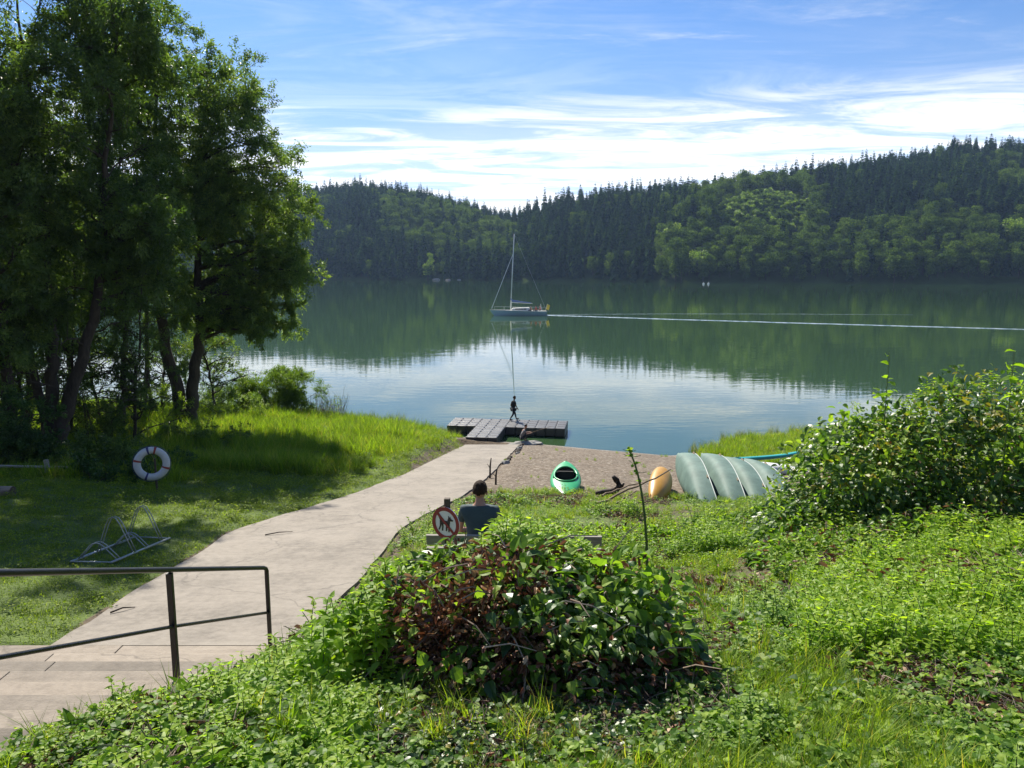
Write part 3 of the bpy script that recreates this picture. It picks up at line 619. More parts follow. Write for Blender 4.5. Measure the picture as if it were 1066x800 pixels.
def near_tree(name, base, trunks, blobs, label, seed, leaf=(.15, .05), mat='willow', twigs=16, per=78, cat='tree', group='trees on the left bank', bare=0, droop=.5):
    """trunks: list of (points, radii) relative to the base; blobs: (cx,cy,cz,rx,ry,rz,count,clump radius)"""
    r = np.random.default_rng(seed); e = empty(name, base, label, cat, group=group)
    tg = Geo(); spine = []
    for pts, rad in trunks:
        P = np.array(pts, float); t = np.linspace(0, 1, len(P)); tt = np.linspace(0, 1, len(P) * 5)
        Q = np.stack([np.interp(tt, t, P[:, i]) for i in range(3)], -1); ker = np.array([1, 2, 3, 2, 1]) / 9.
        for i in range(3):
            p = np.pad(Q[:, i], 2, mode='edge'); q = np.convolve(p, ker, 'valid'); q[0], q[-1] = Q[0, i], Q[-1, i]; Q[:, i] = q
        Q[1:-1] += r.normal(size=Q[1:-1].shape) * .035
        rr = np.interp(tt, t, rad) * .8; rr = rr * (1 + .35 * np.exp(-tt * 22))
        tg.tube(Q, rr, 12); spine.append((Q, rr))
    tg.obj('trunk', M['bark'], e, smooth=True)
    clumps = []
    bg = Geo()
    for (cx, cy, cz, rx, ry, rz, cnt, cr) in blobs:
        made = 0; tries = 0; loc = []
        while made < cnt and tries < cnt * 30:
            tries += 1
            d = r.normal(size=3); d /= np.linalg.norm(d); k = r.uniform(.1, 1) ** .5
            c = np.array([cx + d[0] * rx * k, cy + d[1] * ry * k, cz + d[2] * rz * k])
            if any(np.linalg.norm(c - o) < cr * .72 for o in loc): continue
            loc.append(c); made += 1; clumps.append((*c, cr * r.uniform(.75, 1.2)))
    allQ = np.concatenate([s[0] for s in spine]); allR = np.concatenate([s[1] for s in spine])
    for c in clumps:
        C = np.array(c[:3]); dist = np.linalg.norm(allQ - C, axis=1) + np.where(allQ[:, 2] > C[2] - .3, 6, 0) * (C[2] > allQ[:, 2].min() + 1); i = int(np.argmin(dist)); A = allQ[i]
        L = np.linalg.norm(C - A); m = (A + C) / 2 + np.array([0, 0, L * .12]) + r.normal(size=3) * L * .09
        r0 = min(allR[i] * .55, .03 + .022 * L)
        pts = bez(A, m, C, 7); pts[1:-1] += r.normal(size=(5, 3)) * .05
        bg.tube(pts, np.linspace(r0, .014, 7), 6, cap=False)
        for k in range(4):
            en = C + np.clip(r.normal(size=3), -1, 1) * c[3] * .55; bg.tube(bez(pts[4], (pts[5] + en) / 2 + [0, 0, .1], en, 4), np.linspace(.014, .005, 4), 4, cap=False)
    for k in range(bare):                                             # thin bare twigs low in the shade
        i = r.integers(0, len(allQ) // 2); A = allQ[i]; d = r.normal(size=3); d[2] = abs(d[2]) * .3; d /= np.linalg.norm(d); L = r.uniform(.8, 2.4)
        B = A + d * L; pts = bez(A, (A + B) / 2 + [0, 0, .3], B, 6); pts[1:] += r.normal(size=(5, 3)) * .06
        bg.tube(pts, np.linspace(.03, .008, 6), 5, cap=False)
        for j in range(4):
            C = pts[2 + j % 4]; E = C + r.normal(size=3) * .45; bg.tube([C, (C + E) / 2 + r.normal(size=3) * .06, E], [.01, .007, .004], 4, cap=False)
    bg.obj('branches', M['bark'], e)
    cg = Geo(); crown_into(cg, T_DIA, clumps, twigs, per, leaf[0], leaf[1], r, droop); cg.obj('crown', M[mat], e)
    return e
def B(u, y): z = g1(xat(u, y, 2), y); x = xat(u, y, z); return (x, y, g1(x, y) - .12)
# twin-trunk willow at the water
near_tree('willow_tree', B(193, 31), [([(0, 0, 0), (-.25, 0, 1.6), (-.75, .1, 4.0), (-1.0, .2, 7.5), (-.6, .3, 11), (-.3, .3, 15)], [.36, .30, .25, .18, .10, .02]),
    ([(.15, 0, 0), (.35, .1, 1.6), (.75, .2, 3.6), (.75, .3, 6.5), (1.0, .2, 10), (1.6, 0, 13.0)], [.34, .29, .24, .17, .10, .02])],
    [(.6, 0, 11.6, 3.0, 2.6, 4.4, 42, 1.0), (2.7, .3, 9.0, 2.6, 2.4, 4.2, 42, .98), (3.9, 0, 6.6, 1.9, 1.8, 1.0, 14, .8), (1.8, 0, 5.6, 2.6, 2.0, 1.2, 18, .85), (3.2, 0, 4.6, 1.7, 1.2, .8, 10, .6), (1.0, 0, 4.4, 1.8, 1.0, .6, 7, .6), (-.9, 0, 8.2, 2.4, 2.4, 3.8, 22, .9), (-1.3, 0, 14.6, 1.8, 1.6, 2.2, 14, .9)],
    'large willow with two thick trunks forking from the ground beside the bush at the shore', 11, bare=7)
# big tree with diverging trunks
near_tree('alder_tree', B(58, 24), [([(0, 0, 0), (.35, 0, 1.4), (1.15, .1, 3.4), (1.75, .2, 5.6), (2.1, .2, 8.5), (2.7, .3, 12), (2.9, .3, 15)], [.33, .27, .21, .16, .11, .05, .015]),
    ([(-.1, 0, 0), (-.05, 0, 1.6), (.15, .1, 3.6), (.25, .1, 6.4), (.1, .1, 10), (.2, 0, 15)], [.31, .25, .2, .15, .09, .02]), ([(-.2, .1, .2), (-.5, .2, 2.4), (-1.0, .2, 5), (-1.3, .1, 9)], [.2, .16, .12, .03])],
    [(1.2, 0, 10.6, 3.5, 2.4, 4.6, 46, .95), (-1.8, 0, 9.0, 2.4, 2.2, 5.0, 34, 1.0), (2.6, 0, 12.6, 2.2, 1.8, 2.6, 18, .95), (2.9, 0, 7.4, 1.8, 1.8, 2.0, 16, .9), (-1.2, 0, 4.6, 1.8, 1.8, 1.4, 16, .9)],
    'tall dark tree with two trunks leaning apart behind the lifebuoy', 12, bare=10)
near_tree('alder_tree', B(12, 22.5), [([(0, 0, 0), (.1, 0, 2), (-.1, .1, 5), (.3, .1, 9), (.2, 0, 14)], [.24, .2, .16, .12, .03])],
    [(0, 0, 9.5, 2.2, 2.2, 5, 30, 1.1), (-.2, 0, 4.2, 1.6, 1.6, 1.6, 12, .85)], 'tall straight tree at the left edge of the photo behind the low wooden rail', 13, bare=6)
near_tree('alder_tree', B(-95, 22), [([(0, 0, 0), (-.1, 0, 3), (.1, .1, 7), (0, 0, 13)], [.3, .24, .16, .04])],
    [(0, 0, 8.5, 2.8, 2.4, 4.6, 32, 1.2), (0, 0, 3.6, 2, 2, 1.4, 9, .9)], 'dense tree just outside the left edge whose crown fills the left margin', 14)
near_tree('alder_tree', B(128, 28.5), [([(0, 0, 0), (.15, 0, 2.4), (.5, 0, 4.6), (.4, .1, 8), (.8, .1, 12)], [.15, .13, .1, .08, .02])],
    [(.4, 0, 9.4, 2.4, 2.0, 4.2, 18, .85), (-.4, 0, 5.2, 1.3, 1.3, .8, 4, .7)], 'slender tree between the leaning dark tree and the twin-trunk willow', 15, bare=8)
near_tree('alder_tree', B(158, 33), [([(0, 0, 0), (-.05, 0, 2.4), (.1, 0, 4.6), (-.1, .1, 8), (.1, .1, 12)], [.10, .09, .08, .06, .02])],
    [(0, 0, 9.4, 2.4, 2.0, 4.4, 14, .8)], 'thinnest upright tree, just left of the twin-trunk willow', 16, bare=5)
near_tree('alder_tree', B(88, 31), [([(0, 0, 0), (-.4, 0, 2), (-.5, 0, 5), (-.2, .1, 10)], [.16, .14, .11, .03])],
    [(-.4, 0, 7.2, 2.0, 1.6, 3.6, 9, .8)], 'tree standing back between the two leaning trunks of the tall dark tree and the water', 17, bare=8)
near_tree('alder_tree', B(30, 29), [([(0, 0, 0), (.2, 0, 2), (.1, 0, 5), (.2, .1, 10)], [.2, .16, .12, .03])],
    [(0, 0, 7.0, 2.4, 1.6, 4.2, 14, .9), (0, 0, 3.4, 1.8, 1.2, 1.2, 6, .7)], 'tree behind the straight trunk at the left edge, near the water', 18, bare=6)
near_tree('alder_tree', B(-210, 26), [([(0, 0, 0), (.2, 0, 3), (.1, 0, 7), (.2, .1, 12)], [.3, .26, .2, .03])],
    [(0, 0, 8.0, 3.6, 3.0, 5.2, 34, 1.3)], 'farthest left of the bank trees, outside the photo', 19)
near_tree('willow_tree', B(150, 38.5), [([(0, 0, 0), (.3, 0, 2), (.5, 0, 5), (.9, .1, 9)], [.16, .14, .11, .03])],
    [(.6, 0, 7.8, 2.4, 1.6, 3.2, 8, .9)], 'farther willow at the water behind the slender bank trees', 20, bare=6)
for k_, (u_, y_, h_, lb_) in enumerate(((140, 26.5, 6.5, 'crooked leaning sapling right of the lifebuoy trees'), (105, 29.5, 7, 'sapling between the leaning trunks, farther back'), (168, 35, 6, 'sapling by the water left of the willow fork'),
        (225, 36, 5.5, 'small sapling under the right side of the twin-trunk willow'), (75, 27, 7.5, 'straight sapling behind the leaning trunk of the tall dark tree'), (32, 25.5, 7, 'sapling near the left edge in front of the water'))):
    s_ = -1 if k_ % 2 else 1
    near_tree('sapling', B(u_, y_), [([(0, 0, 0), (.15 * s_, 0, h_ * .3), (.5 * s_, 0, h_ * .6), (.6 * s_, .1, h_)], [.075, .06, .045, .015])], [(.4 * s_, 0, h_ * .72, 1.5, 1.2, h_ * .30, 18, .65), (.1, 0, h_ * .38, 1.6, 1.0, h_ * .2, 11, .5)], lb_, 120 + k_, leaf=(.12, .04), twigs=9, per=40, bare=14, group='saplings on the left bank')
# hanging undergrowth shrubs in the shade, left
def shrub(name, base, blobs, label, seed, mat='willow', leaf=(.12, .045), twigs=12, per=45, stems=14, cat='shrub', group=None, stem_mat='bark', reach=1.0, droop=.3):
    r = np.random.default_rng(seed); e = empty(name, base, label, cat, group=group); sg = Geo(); clumps = []
    for (cx, cy, cz, rx, ry, rz, cnt, cr) in blobs:
        for k in range(cnt):
            d = r.normal(size=3); d /= np.linalg.norm(d); k2 = r.uniform(.2, 1) ** .4
            clumps.append((cx + d[0] * rx * k2, cy + d[1] * ry * k2, max(.15, cz + d[2] * rz * k2), cr * r.uniform(.7, 1.2)))
    for k in range(stems):
        c = clumps[r.integers(0, len(clumps))]; C = np.array(c[:3]); A = np.array([r.normal() * .25 + C[0] * .25, r.normal() * .25 + C[1] * .25, 0])
        sg.tube(bez(A, (A + C) / 2 + [0, 0, .3], C * reach, 6), np.linspace(.02, .004, 6), 5, cap=False, rnd=r.uniform(.2, .9))
    sg.obj('stems', M[stem_mat], e)
    cg = Geo(); crown_into(cg, T_DIA, clumps, twigs, per, leaf[0], leaf[1], r, droop); cg.obj('foliage', M[mat], e); return e
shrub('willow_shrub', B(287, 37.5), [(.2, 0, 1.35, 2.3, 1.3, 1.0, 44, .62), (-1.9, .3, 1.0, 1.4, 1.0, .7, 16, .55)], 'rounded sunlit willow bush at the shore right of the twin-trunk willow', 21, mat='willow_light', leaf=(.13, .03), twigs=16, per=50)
shrub('shade_shrub', B(75, 20.8), [(0, 0, .5, 2.6, .6, .35, 22, .42)], 'low dark shrub under the wooden rail in the shade', 22, mat='willow', leaf=(.09, .045), per=36)
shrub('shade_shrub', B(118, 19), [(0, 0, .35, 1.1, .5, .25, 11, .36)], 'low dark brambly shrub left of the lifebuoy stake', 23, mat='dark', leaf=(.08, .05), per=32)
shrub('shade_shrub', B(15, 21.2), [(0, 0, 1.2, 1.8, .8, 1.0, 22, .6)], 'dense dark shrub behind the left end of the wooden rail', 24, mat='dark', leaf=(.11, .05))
shrub('shade_shrub', B(100, 25.5), [(0, 0, 1.2, 1.2, .8, 1.0, 12, .5)], 'loose understorey shrub between the leaning trunks and the lifebuoy', 25, mat='willow', leaf=(.1, .04), per=30)
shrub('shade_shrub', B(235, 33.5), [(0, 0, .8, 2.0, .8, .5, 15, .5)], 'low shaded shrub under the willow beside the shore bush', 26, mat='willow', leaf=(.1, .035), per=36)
shrub('shade_shrub', B(48, 27.5), [(0, 0, 1.3, 2.6, .8, 1.0, 26, .55)], 'tall tangled shrub between the trunks at the far left', 201, mat='willow', leaf=(.1, .04), per=34)
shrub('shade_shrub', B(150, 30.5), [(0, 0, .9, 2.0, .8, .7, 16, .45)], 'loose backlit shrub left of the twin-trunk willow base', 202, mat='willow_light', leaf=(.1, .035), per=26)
shrub('shade_shrub', B(205, 27), [(0, 0, .35, 2.4, .8, .25, 18, .36)], 'low leafy undergrowth in the shade below the twin-trunk willow', 203, mat='willow', leaf=(.09, .035), per=30)
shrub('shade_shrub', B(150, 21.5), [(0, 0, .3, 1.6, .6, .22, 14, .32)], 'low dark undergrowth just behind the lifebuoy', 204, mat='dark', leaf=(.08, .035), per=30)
def dry_bush(u, y, w, h, n, label, seed):
    r = np.random.default_rng(seed); base = B(u, y); e = empty('dry_bush', base, label, 'bush'); g = Geo()
    for k in range(n):
        a = np.array([r.normal() * w * .45, r.normal() * .35, -.1]); L = h * r.uniform(.5, 1.1); d = np.array([r.normal() * .35 + a[0] * .25, r.normal() * .3, 1.]); d /= np.linalg.norm(d); b = a + d * L
        P = bez(a, (a + b) / 2 + r.normal(size=3) * .08, b, 6); g.tube(P, np.linspace(.011, .004, 6), 4, cap=False, rnd=r.uniform(0, 1))
        for q in range(5):
            p = P[2 + q % 4]; t = p + (r.normal(size=3) * .5 + [0, 0, .6]) * .32; g.tube([p, t], [.005, .003], 3, cap=False, rnd=r.uniform(0, 1))
    g.obj('twigs', M['greytwig'], e)
    f = Geo(); m = 260; P = np.stack([r.normal(size=m) * w * .5, r.normal(size=m) * .35, r.uniform(.1, h * .7, m)], -1); f.leaves(P, rvec(m), rvec(m, 1.), .09, .03, T_DIA, r.uniform(0, 1, m)); f.obj('leaves', M['willow_light'], e)
dry_bush(335, 38.5, 1.1, 1.5, 110, 'grey leafless dry bush at the shore right of the rounded willow bush', 27)
for k_, (u_, lb_) in enumerate(((352, 'taller bare twig cluster at the right end of the grey dry bush'),)): dry_bush(u_, 37.6, .35, 2.0, 16, lb_, 37)
shrub('osier_shrub', (10.2*.72, 16.2, g1(7.3, 16.2)), [(0, 0, 1.2, .7, .5, .9, 18, .36)], 'thin airy willow shrub between the canoes and the big bramble bush', 28, mat='willow_light', leaf=(.10, .018), twigs=10, per=20, stems=26)

# ------------------------------------------------------------------ ground cover kinds
def p_nettle(seed, h=.32, fresh=True, ll=.075):
    r = np.random.default_rng(seed); g = Geo()
    for s in range(3):
        bx, by = r.normal(size=2) * .05; hh = h * r.uniform(.7, 1.15); lean = r.normal(size=2) * .07
        top = np.array([bx + lean[0], by + lean[1], hh]); b0 = np.array([bx, by, 0.])
        g.tube([b0, (b0 + top) / 2 + [.01, 0, 0], top], [.004, .0035, .002], 4, mat=1, cap=False)
        P, D, L = [], [], []
        nn = 7
        for k in range(nn):
            t = .25 + .75 * k / (nn - 1); p = b0 + (top - b0) * t; a0 = r.uniform(0, .4) + (k % 2) * math.pi / 2
            for q in (0, math.pi):
                P.append(p); up = -.25 + .75 * t ** 3; D.append((math.cos(a0 + q), math.sin(a0 + q), up)); L.append(ll * (1.1 - .45 * t) * r.uniform(.8, 1.2))
        L = np.array(L); D = np.array(D); g.leaves(np.array(P), D, np.array([[0, 0, 1.]] * len(P)) + r.normal(size=(len(P), 3)) * .2, L, L * .62, T_NETTLE, np.clip(r.uniform(.2, .9, len(P)) + .15, 0, 1))
    return g.mesh('nettle', [M['fresh' if fresh else 'weed'], M['stem']])
def p_ivy(seed, n=22, rad=.17, ll=.055, hh=.11, mat='weed'):
    r = np.random.default_rng(seed); g = Geo(); a = r.uniform(0, 6.28, n); q = rad * np.sqrt(r.uniform(0, 1, n)); z = r.uniform(.02, hh, n)
    P = np.stack([np.cos(a) * q, np.sin(a) * q, z], -1); b = r.uniform(0, 6.28, n); D = np.stack([np.cos(b), np.sin(b), r.uniform(-.35, .3, n)], -1)
    L = ll * r.uniform(.6, 1.35, n); g.leaves(P, D, np.array([[0, 0, 1.]] * n) + r.normal(size=(n, 3)) * .35, L, L * .9, T_LEAF, r.uniform(0, 1, n))
    return g.mesh('ground_leaves', [M[mat]])
def p_grass(seed, n=34, h=.22, w=.006, rad=.07, spread=.45, mat='grass'):
    r = np.random.default_rng(seed); g = Geo(); a = r.uniform(0, 6.28, n); q = rad * np.sqrt(r.uniform(0, 1, n))
    P = np.stack([np.cos(a) * q, np.sin(a) * q, np.zeros(n) - .01], -1); b = r.uniform(0, 6.28, n); s = np.abs(r.normal(size=n)) * spread
    D = np.stack([np.cos(b) * s, np.sin(b) * s, np.ones(n)], -1); Nn = np.stack([np.cos(b), np.sin(b), np.full(n, .1)], -1)
    L = h * r.uniform(.45, 1.15, n); g.leaves(P, D, Nn, L, w * r.uniform(.7, 1.3, n), T_BLADE, r.uniform(0, 1, n)); return g.mesh('grass_tuft', [M[mat]])
def p_dock(seed, n=8, ll=.2, mat='weed'):
    r = np.random.default_rng(seed); g = Geo(); b = np.arange(n) * 2.4 + r.uniform(0, .5, n); D = np.stack([np.cos(b), np.sin(b), r.uniform(.3, 1.4, n)], -1)
    L = ll * r.uniform(.6, 1.2, n); g.leaves(np.zeros((n, 3)), D, np.stack([np.cos(b) * -.6, np.sin(b) * -.6, np.ones(n)], -1), L, L * .36, T_LEAF, r.uniform(.2, 1, n)); return g.mesh('dock_weed', [M[mat]])
def p_litter(seed, n=26, rad=.2):
    r = np.random.default_rng(seed); g = Geo(); P = np.stack([r.normal(size=n) * rad * .5, r.normal(size=n) * rad * .5, r.uniform(.005, .06, n)], -1)
    D = r.normal(size=(n, 3)) * [1, 1, .3]; L = r.uniform(.03, .075, n); g.leaves(P, D, rvec(n, 1.), L, L * .55, T_CURL, r.uniform(0, 1, n))
    for k in range(9):
        p = np.array([r.normal() * rad * .4, r.normal() * rad * .4, r.uniform(.01, .06)]); d = r.normal(size=3) * [1, 1, .15]; d /= np.linalg.norm(d); q = p + d * r.uniform(.08, .3)
        g.tube([p, (p + q) / 2 + [0, 0, .015], q], [.003, .003, .0015], 4, mat=1, cap=False, rnd=r.uniform(0, 1))
    return g.mesh('litter', [M['dead'], M['twig']])
def p_clover(seed, mat='fresh'):
    return p_ivy(seed, 46, .15, .028, .13, mat)
cover = [p_nettle(41), p_nettle(42, .24), p_nettle(43, .28, False, .07), p_ivy(44), p_ivy(45, 20, .16, .07), p_clover(46), p_clover(47, 'weed'), p_grass(48), p_grass(49, 40, .16), p_grass(50, 26, .34, .007), p_dock(51), p_dock(52, 6, .14, 'fresh'), p_litter(53), p_litter(54), p_ivy(55, 26, .18, .06, .09, 'dark')]
cover_col = proto_collection('cover_kinds', cover)
lawn_col = proto_collection('lawn_kinds', [p_grass(61, 60, .055, .0055, .14, .6, 'lawn'), p_grass(62, 60, .045, .006, .15, .7, 'lawn'), p_clover(63, 'lawn')])
tall_col = proto_collection('tall_grass_kinds', [p_grass(71, 46, .5, .012, .17, .3), p_grass(72, 44, .38, .012, .18, .35), p_grass(73, 30, .7, .013, .15, .2, 'reed')])
def on_path(x, y, pad=0.0):
    return ((x > np.interp(y, PY, PL) - pad) & (x < np.interp(y, PY, PR) + pad) & (y > Y0 - .1) & (y < Y1 + 3)) | ((y < Y0 + .05) & (x < XS1 + pad) & (x > XS0 - .1))
def pts_in(x0, x1, y0, y1, dens):
    n = int((x1 - x0) * (y1 - y0) * dens); return rng.uniform(x0, x1, n), rng.uniform(y0, y1, n)
def build_cover():
    AX, AY = [], []
    for (y0, y1, dn) in ((1.4, 4.8, 300), (4.8, 7.5, 175), (7.5, 12, 85), (12, 20, 50)):
        x, y = pts_in(-8, 20, y0, y1, dn); k = (x < .78 * y + 5.0) & (x > -.78 * y - 1.6); AX.append(x[k]); AY.append(y[k])
    x = np.concatenate(AX); y = np.concatenate(AY)
    pr = np.interp(y, PY, PR, left=XS1); right = (x > np.where(y < Y0, XS1 + .12, pr + .03 + .10 * vnoise(x, y, 3, 6)))
    e = 18.6 + (vnoise(x, y, .6, 8) - .5) * 1.8
    keep = right & (y < e + .3) & (np.random.default_rng(5).uniform(size=len(x)) < np.where(y > 14, .55 + .5 * vnoise(x, y, .8, 9), 1))
    keep &= ~((y > 8.7) & (y < 15) & (x > .2) & (x < 3.4) & (vnoise(x, y, .9, 31) < .42))         # trodden, thin turf
    x, y = x[keep], y[keep]; n = len(x); z = gz(x, y)
    a = vnoise(x, y, .55, 41); b = vnoise(x, y, 1.3, 42); c = vnoise(x, y, 2.4, 43); u = rng.uniform(size=n)
    idx = np.full(n, 3)
    idx = np.where(u < .25, 4, idx); idx = np.where((u > .25) & (u < .45), 6, idx); idx = np.where((u > .45) & (u < .55), 2, idx); idx = np.where((u > .55) & (u < .60), 11, idx)
    gr = (b > .50) & (u > .3); idx = np.where(gr, np.where(u < .6, 7, np.where(u < .85, 8, 9)), idx)
    # bright low nettle and clover carpet at the right
    nt = (x > 1.6 + .4 * (y - 4)) & (y > 4.2) & (a * .6 + c * .4 > .28) & (u < .85); idx = np.where(nt, np.where(u < .3, 5, np.where(u < .55, 1, np.where(u < .7, 0, 6))), idx)
    mid = (y > 8.5) & (y < 16) & (x < 3.5) & (a > .45) & (u < .75); idx = np.where(mid, np.where(u < .3, 0, np.where(u < .5, 5, 4)), idx)
    turf = (y > 8.5) & (x < 4) & (a <= .45); idx = np.where(turf, np.where(u < .6, 8, 5), idx)
    lt = (vnoise(x, y, 1.0, 44) > .70) & (u > .45); idx = np.where(lt, np.where(u < .7, 12, 13), idx)
    band = (np.abs(x - (1.6 + (y - 7.5) * .55)) < .55 + .5 * b) & (y > 5.5) & (y < 9.5) & (u < .55); idx = np.where(band, 12, idx)
    un = (x ** 2 / 1.3 + (y - 3.9) ** 2 / 1.3 < 1.0); idx = np.where(un & (u < .28), 13, np.where(un & (u < .6), 14, np.where(un & (u < .8), 4, idx)))
    lf = (x < -.6) & (y < 5.8) & (u < .75); idx = np.where(lf, np.where(u < .12, 4, np.where(u < .26, 3, np.where(u < .38, 11, np.where(u < .52, 5, np.where(u < .62, 1, np.where(u < .7, 8, 10)))))), idx)
    sc = rng.uniform(.75, 1.3, n) * (.66 + .34 * sm(3.5, 6.5, y)) * np.where(y > 10, 1.15, 1.0) * np.where((x < 2.5) & (y > 9), .8, 1)
    sc = sc * np.where(on_path(x, y, .35), .5, np.where(on_path(x, y, .9), .75, 1))
    sc = sc * (.75 + .5 * vnoise(x, y, 1.7, 45)); sc = np.where((x > 2.6) & (x < 8) & (y > 14.2), sc * .5, sc)
    rot = np.stack([rng.normal(0, .12, n), rng.normal(0, .12, n), rng.uniform(0, 6.28, n)], -1)
    scatter('undergrowth', np.stack([x, y, z], -1), rot, sc, idx, cover_col, 'mixed low weeds, nettles and grass covering the bank', 'undergrowth'); print('cover', n)
    # lawn on the left
    x, y = pts_in(-20, -1.2, 7.2, 34, 42); k = (x > -.78 * y - 2) & ~on_path(x, y, -.05 + .12) & (x < np.interp(y, PY, PL)); k &= (y < 24) | (np.interp(y, PY, PL) - x < 2.2); k &= rng.uniform(size=len(x)) < np.clip(1.3 - (y - 9) / 22, .35, 1)
    x, y = x[k], y[k]; n = len(x); d = np.interp(y, PY, PL) - x
    k = (rng.uniform(size=n) < np.clip(.5 + d * 2.5, 0, 1)); x, y = x[k], y[k]; n = len(x)
    rot = np.stack([rng.normal(0, .06, n), rng.normal(0, .06, n), rng.uniform(0, 6.28, n)], -1)
    scatter('lawn_grass', np.stack([x, y, gz(x, y)], -1), rot, rng.uniform(.8, 1.35, n) * (1 + .03 * np.maximum(0, y - 10)), rng.choice([0, 0, 0, 1, 1, 1, 1, 2], n), lawn_col, 'short mown lawn grass left of the path', 'grass'); print('lawn', n)
    # tall shore grass left, spit right
    x, y = pts_in(-26, -1, 19.5, 43, 16); pl = np.interp(y, PY, PL, right=-2); k = (x < pl - .45 + .6 * (vnoise(x, y, .9, 51) - .5) - .8 * sm(30, 22, y)) & (gz(x, y) > -.12) & (y > 20.5 + 3.0 * vnoise(x, y, .3, 52) - .25 * np.minimum(0, x + 8) * 0)
    x1, y1 = x[k], y[k]
    x, y = pts_in(7.3, 24, 22, 39, 13); k = (gz(x, y) > -.10) & (x > 7.6 + .8 * vnoise(x, y, .8, 53)) & (y > 24 + (x < 12) * 1.5); x2, y2 = x[k], y[k]
    x, y = pts_in(-20, -2.6, 14.5, 21.5, 5); k = (x < -8.5 + .5 * (18 - y) * 0) & (y > 17.5 + 1.5 * vnoise(x, y, .6, 54)); x3, y3 = x[k], y[k]
    x, y = pts_in(-.5, 8, 19, 32, 1.6); k = (gravel_mask(x, y) > .5) & (vnoise(x, y, .7, 81) > .60); x4, y4 = x[k], y[k]
    x = np.concatenate([x1, x2, x3, x4]); y = np.concatenate([y1, y2, y3, y4]); n = len(x); z = gz(x, y)
    idx = np.where(z < .06, 2, rng.integers(0, 2, n)); rot = np.stack([rng.normal(0, .1, n), rng.normal(0, .1, n), rng.uniform(0, 6.28, n)], -1)
    sc = rng.uniform(.7, 1.3, n) * np.where(x > 0, .75, 1) * (.6 + .8 * vnoise(x, y, .7, 55)); sc = np.where(z < .06, sc * .8, sc); sc[len(x) - len(x4):] *= .35
    dp = np.interp(y, PY, PL, right=-2) - x; sc = np.where((x < 0) & (dp > 0), sc * (.45 + .55 * sm(.3, 2.4, dp)), sc)
    thin = (z > .0) | (rng.uniform(size=n) < .35); x, y, z, idx, rot, sc = x[thin], y[thin], z[thin], idx[thin], rot[thin], sc[thin]
    scatter('shore_grass', np.stack([x, y, z], -1), rot, sc, idx, tall_col, 'tall bright shore grass and thin reeds along the water', 'grass'); print('tall', n)
build_cover()

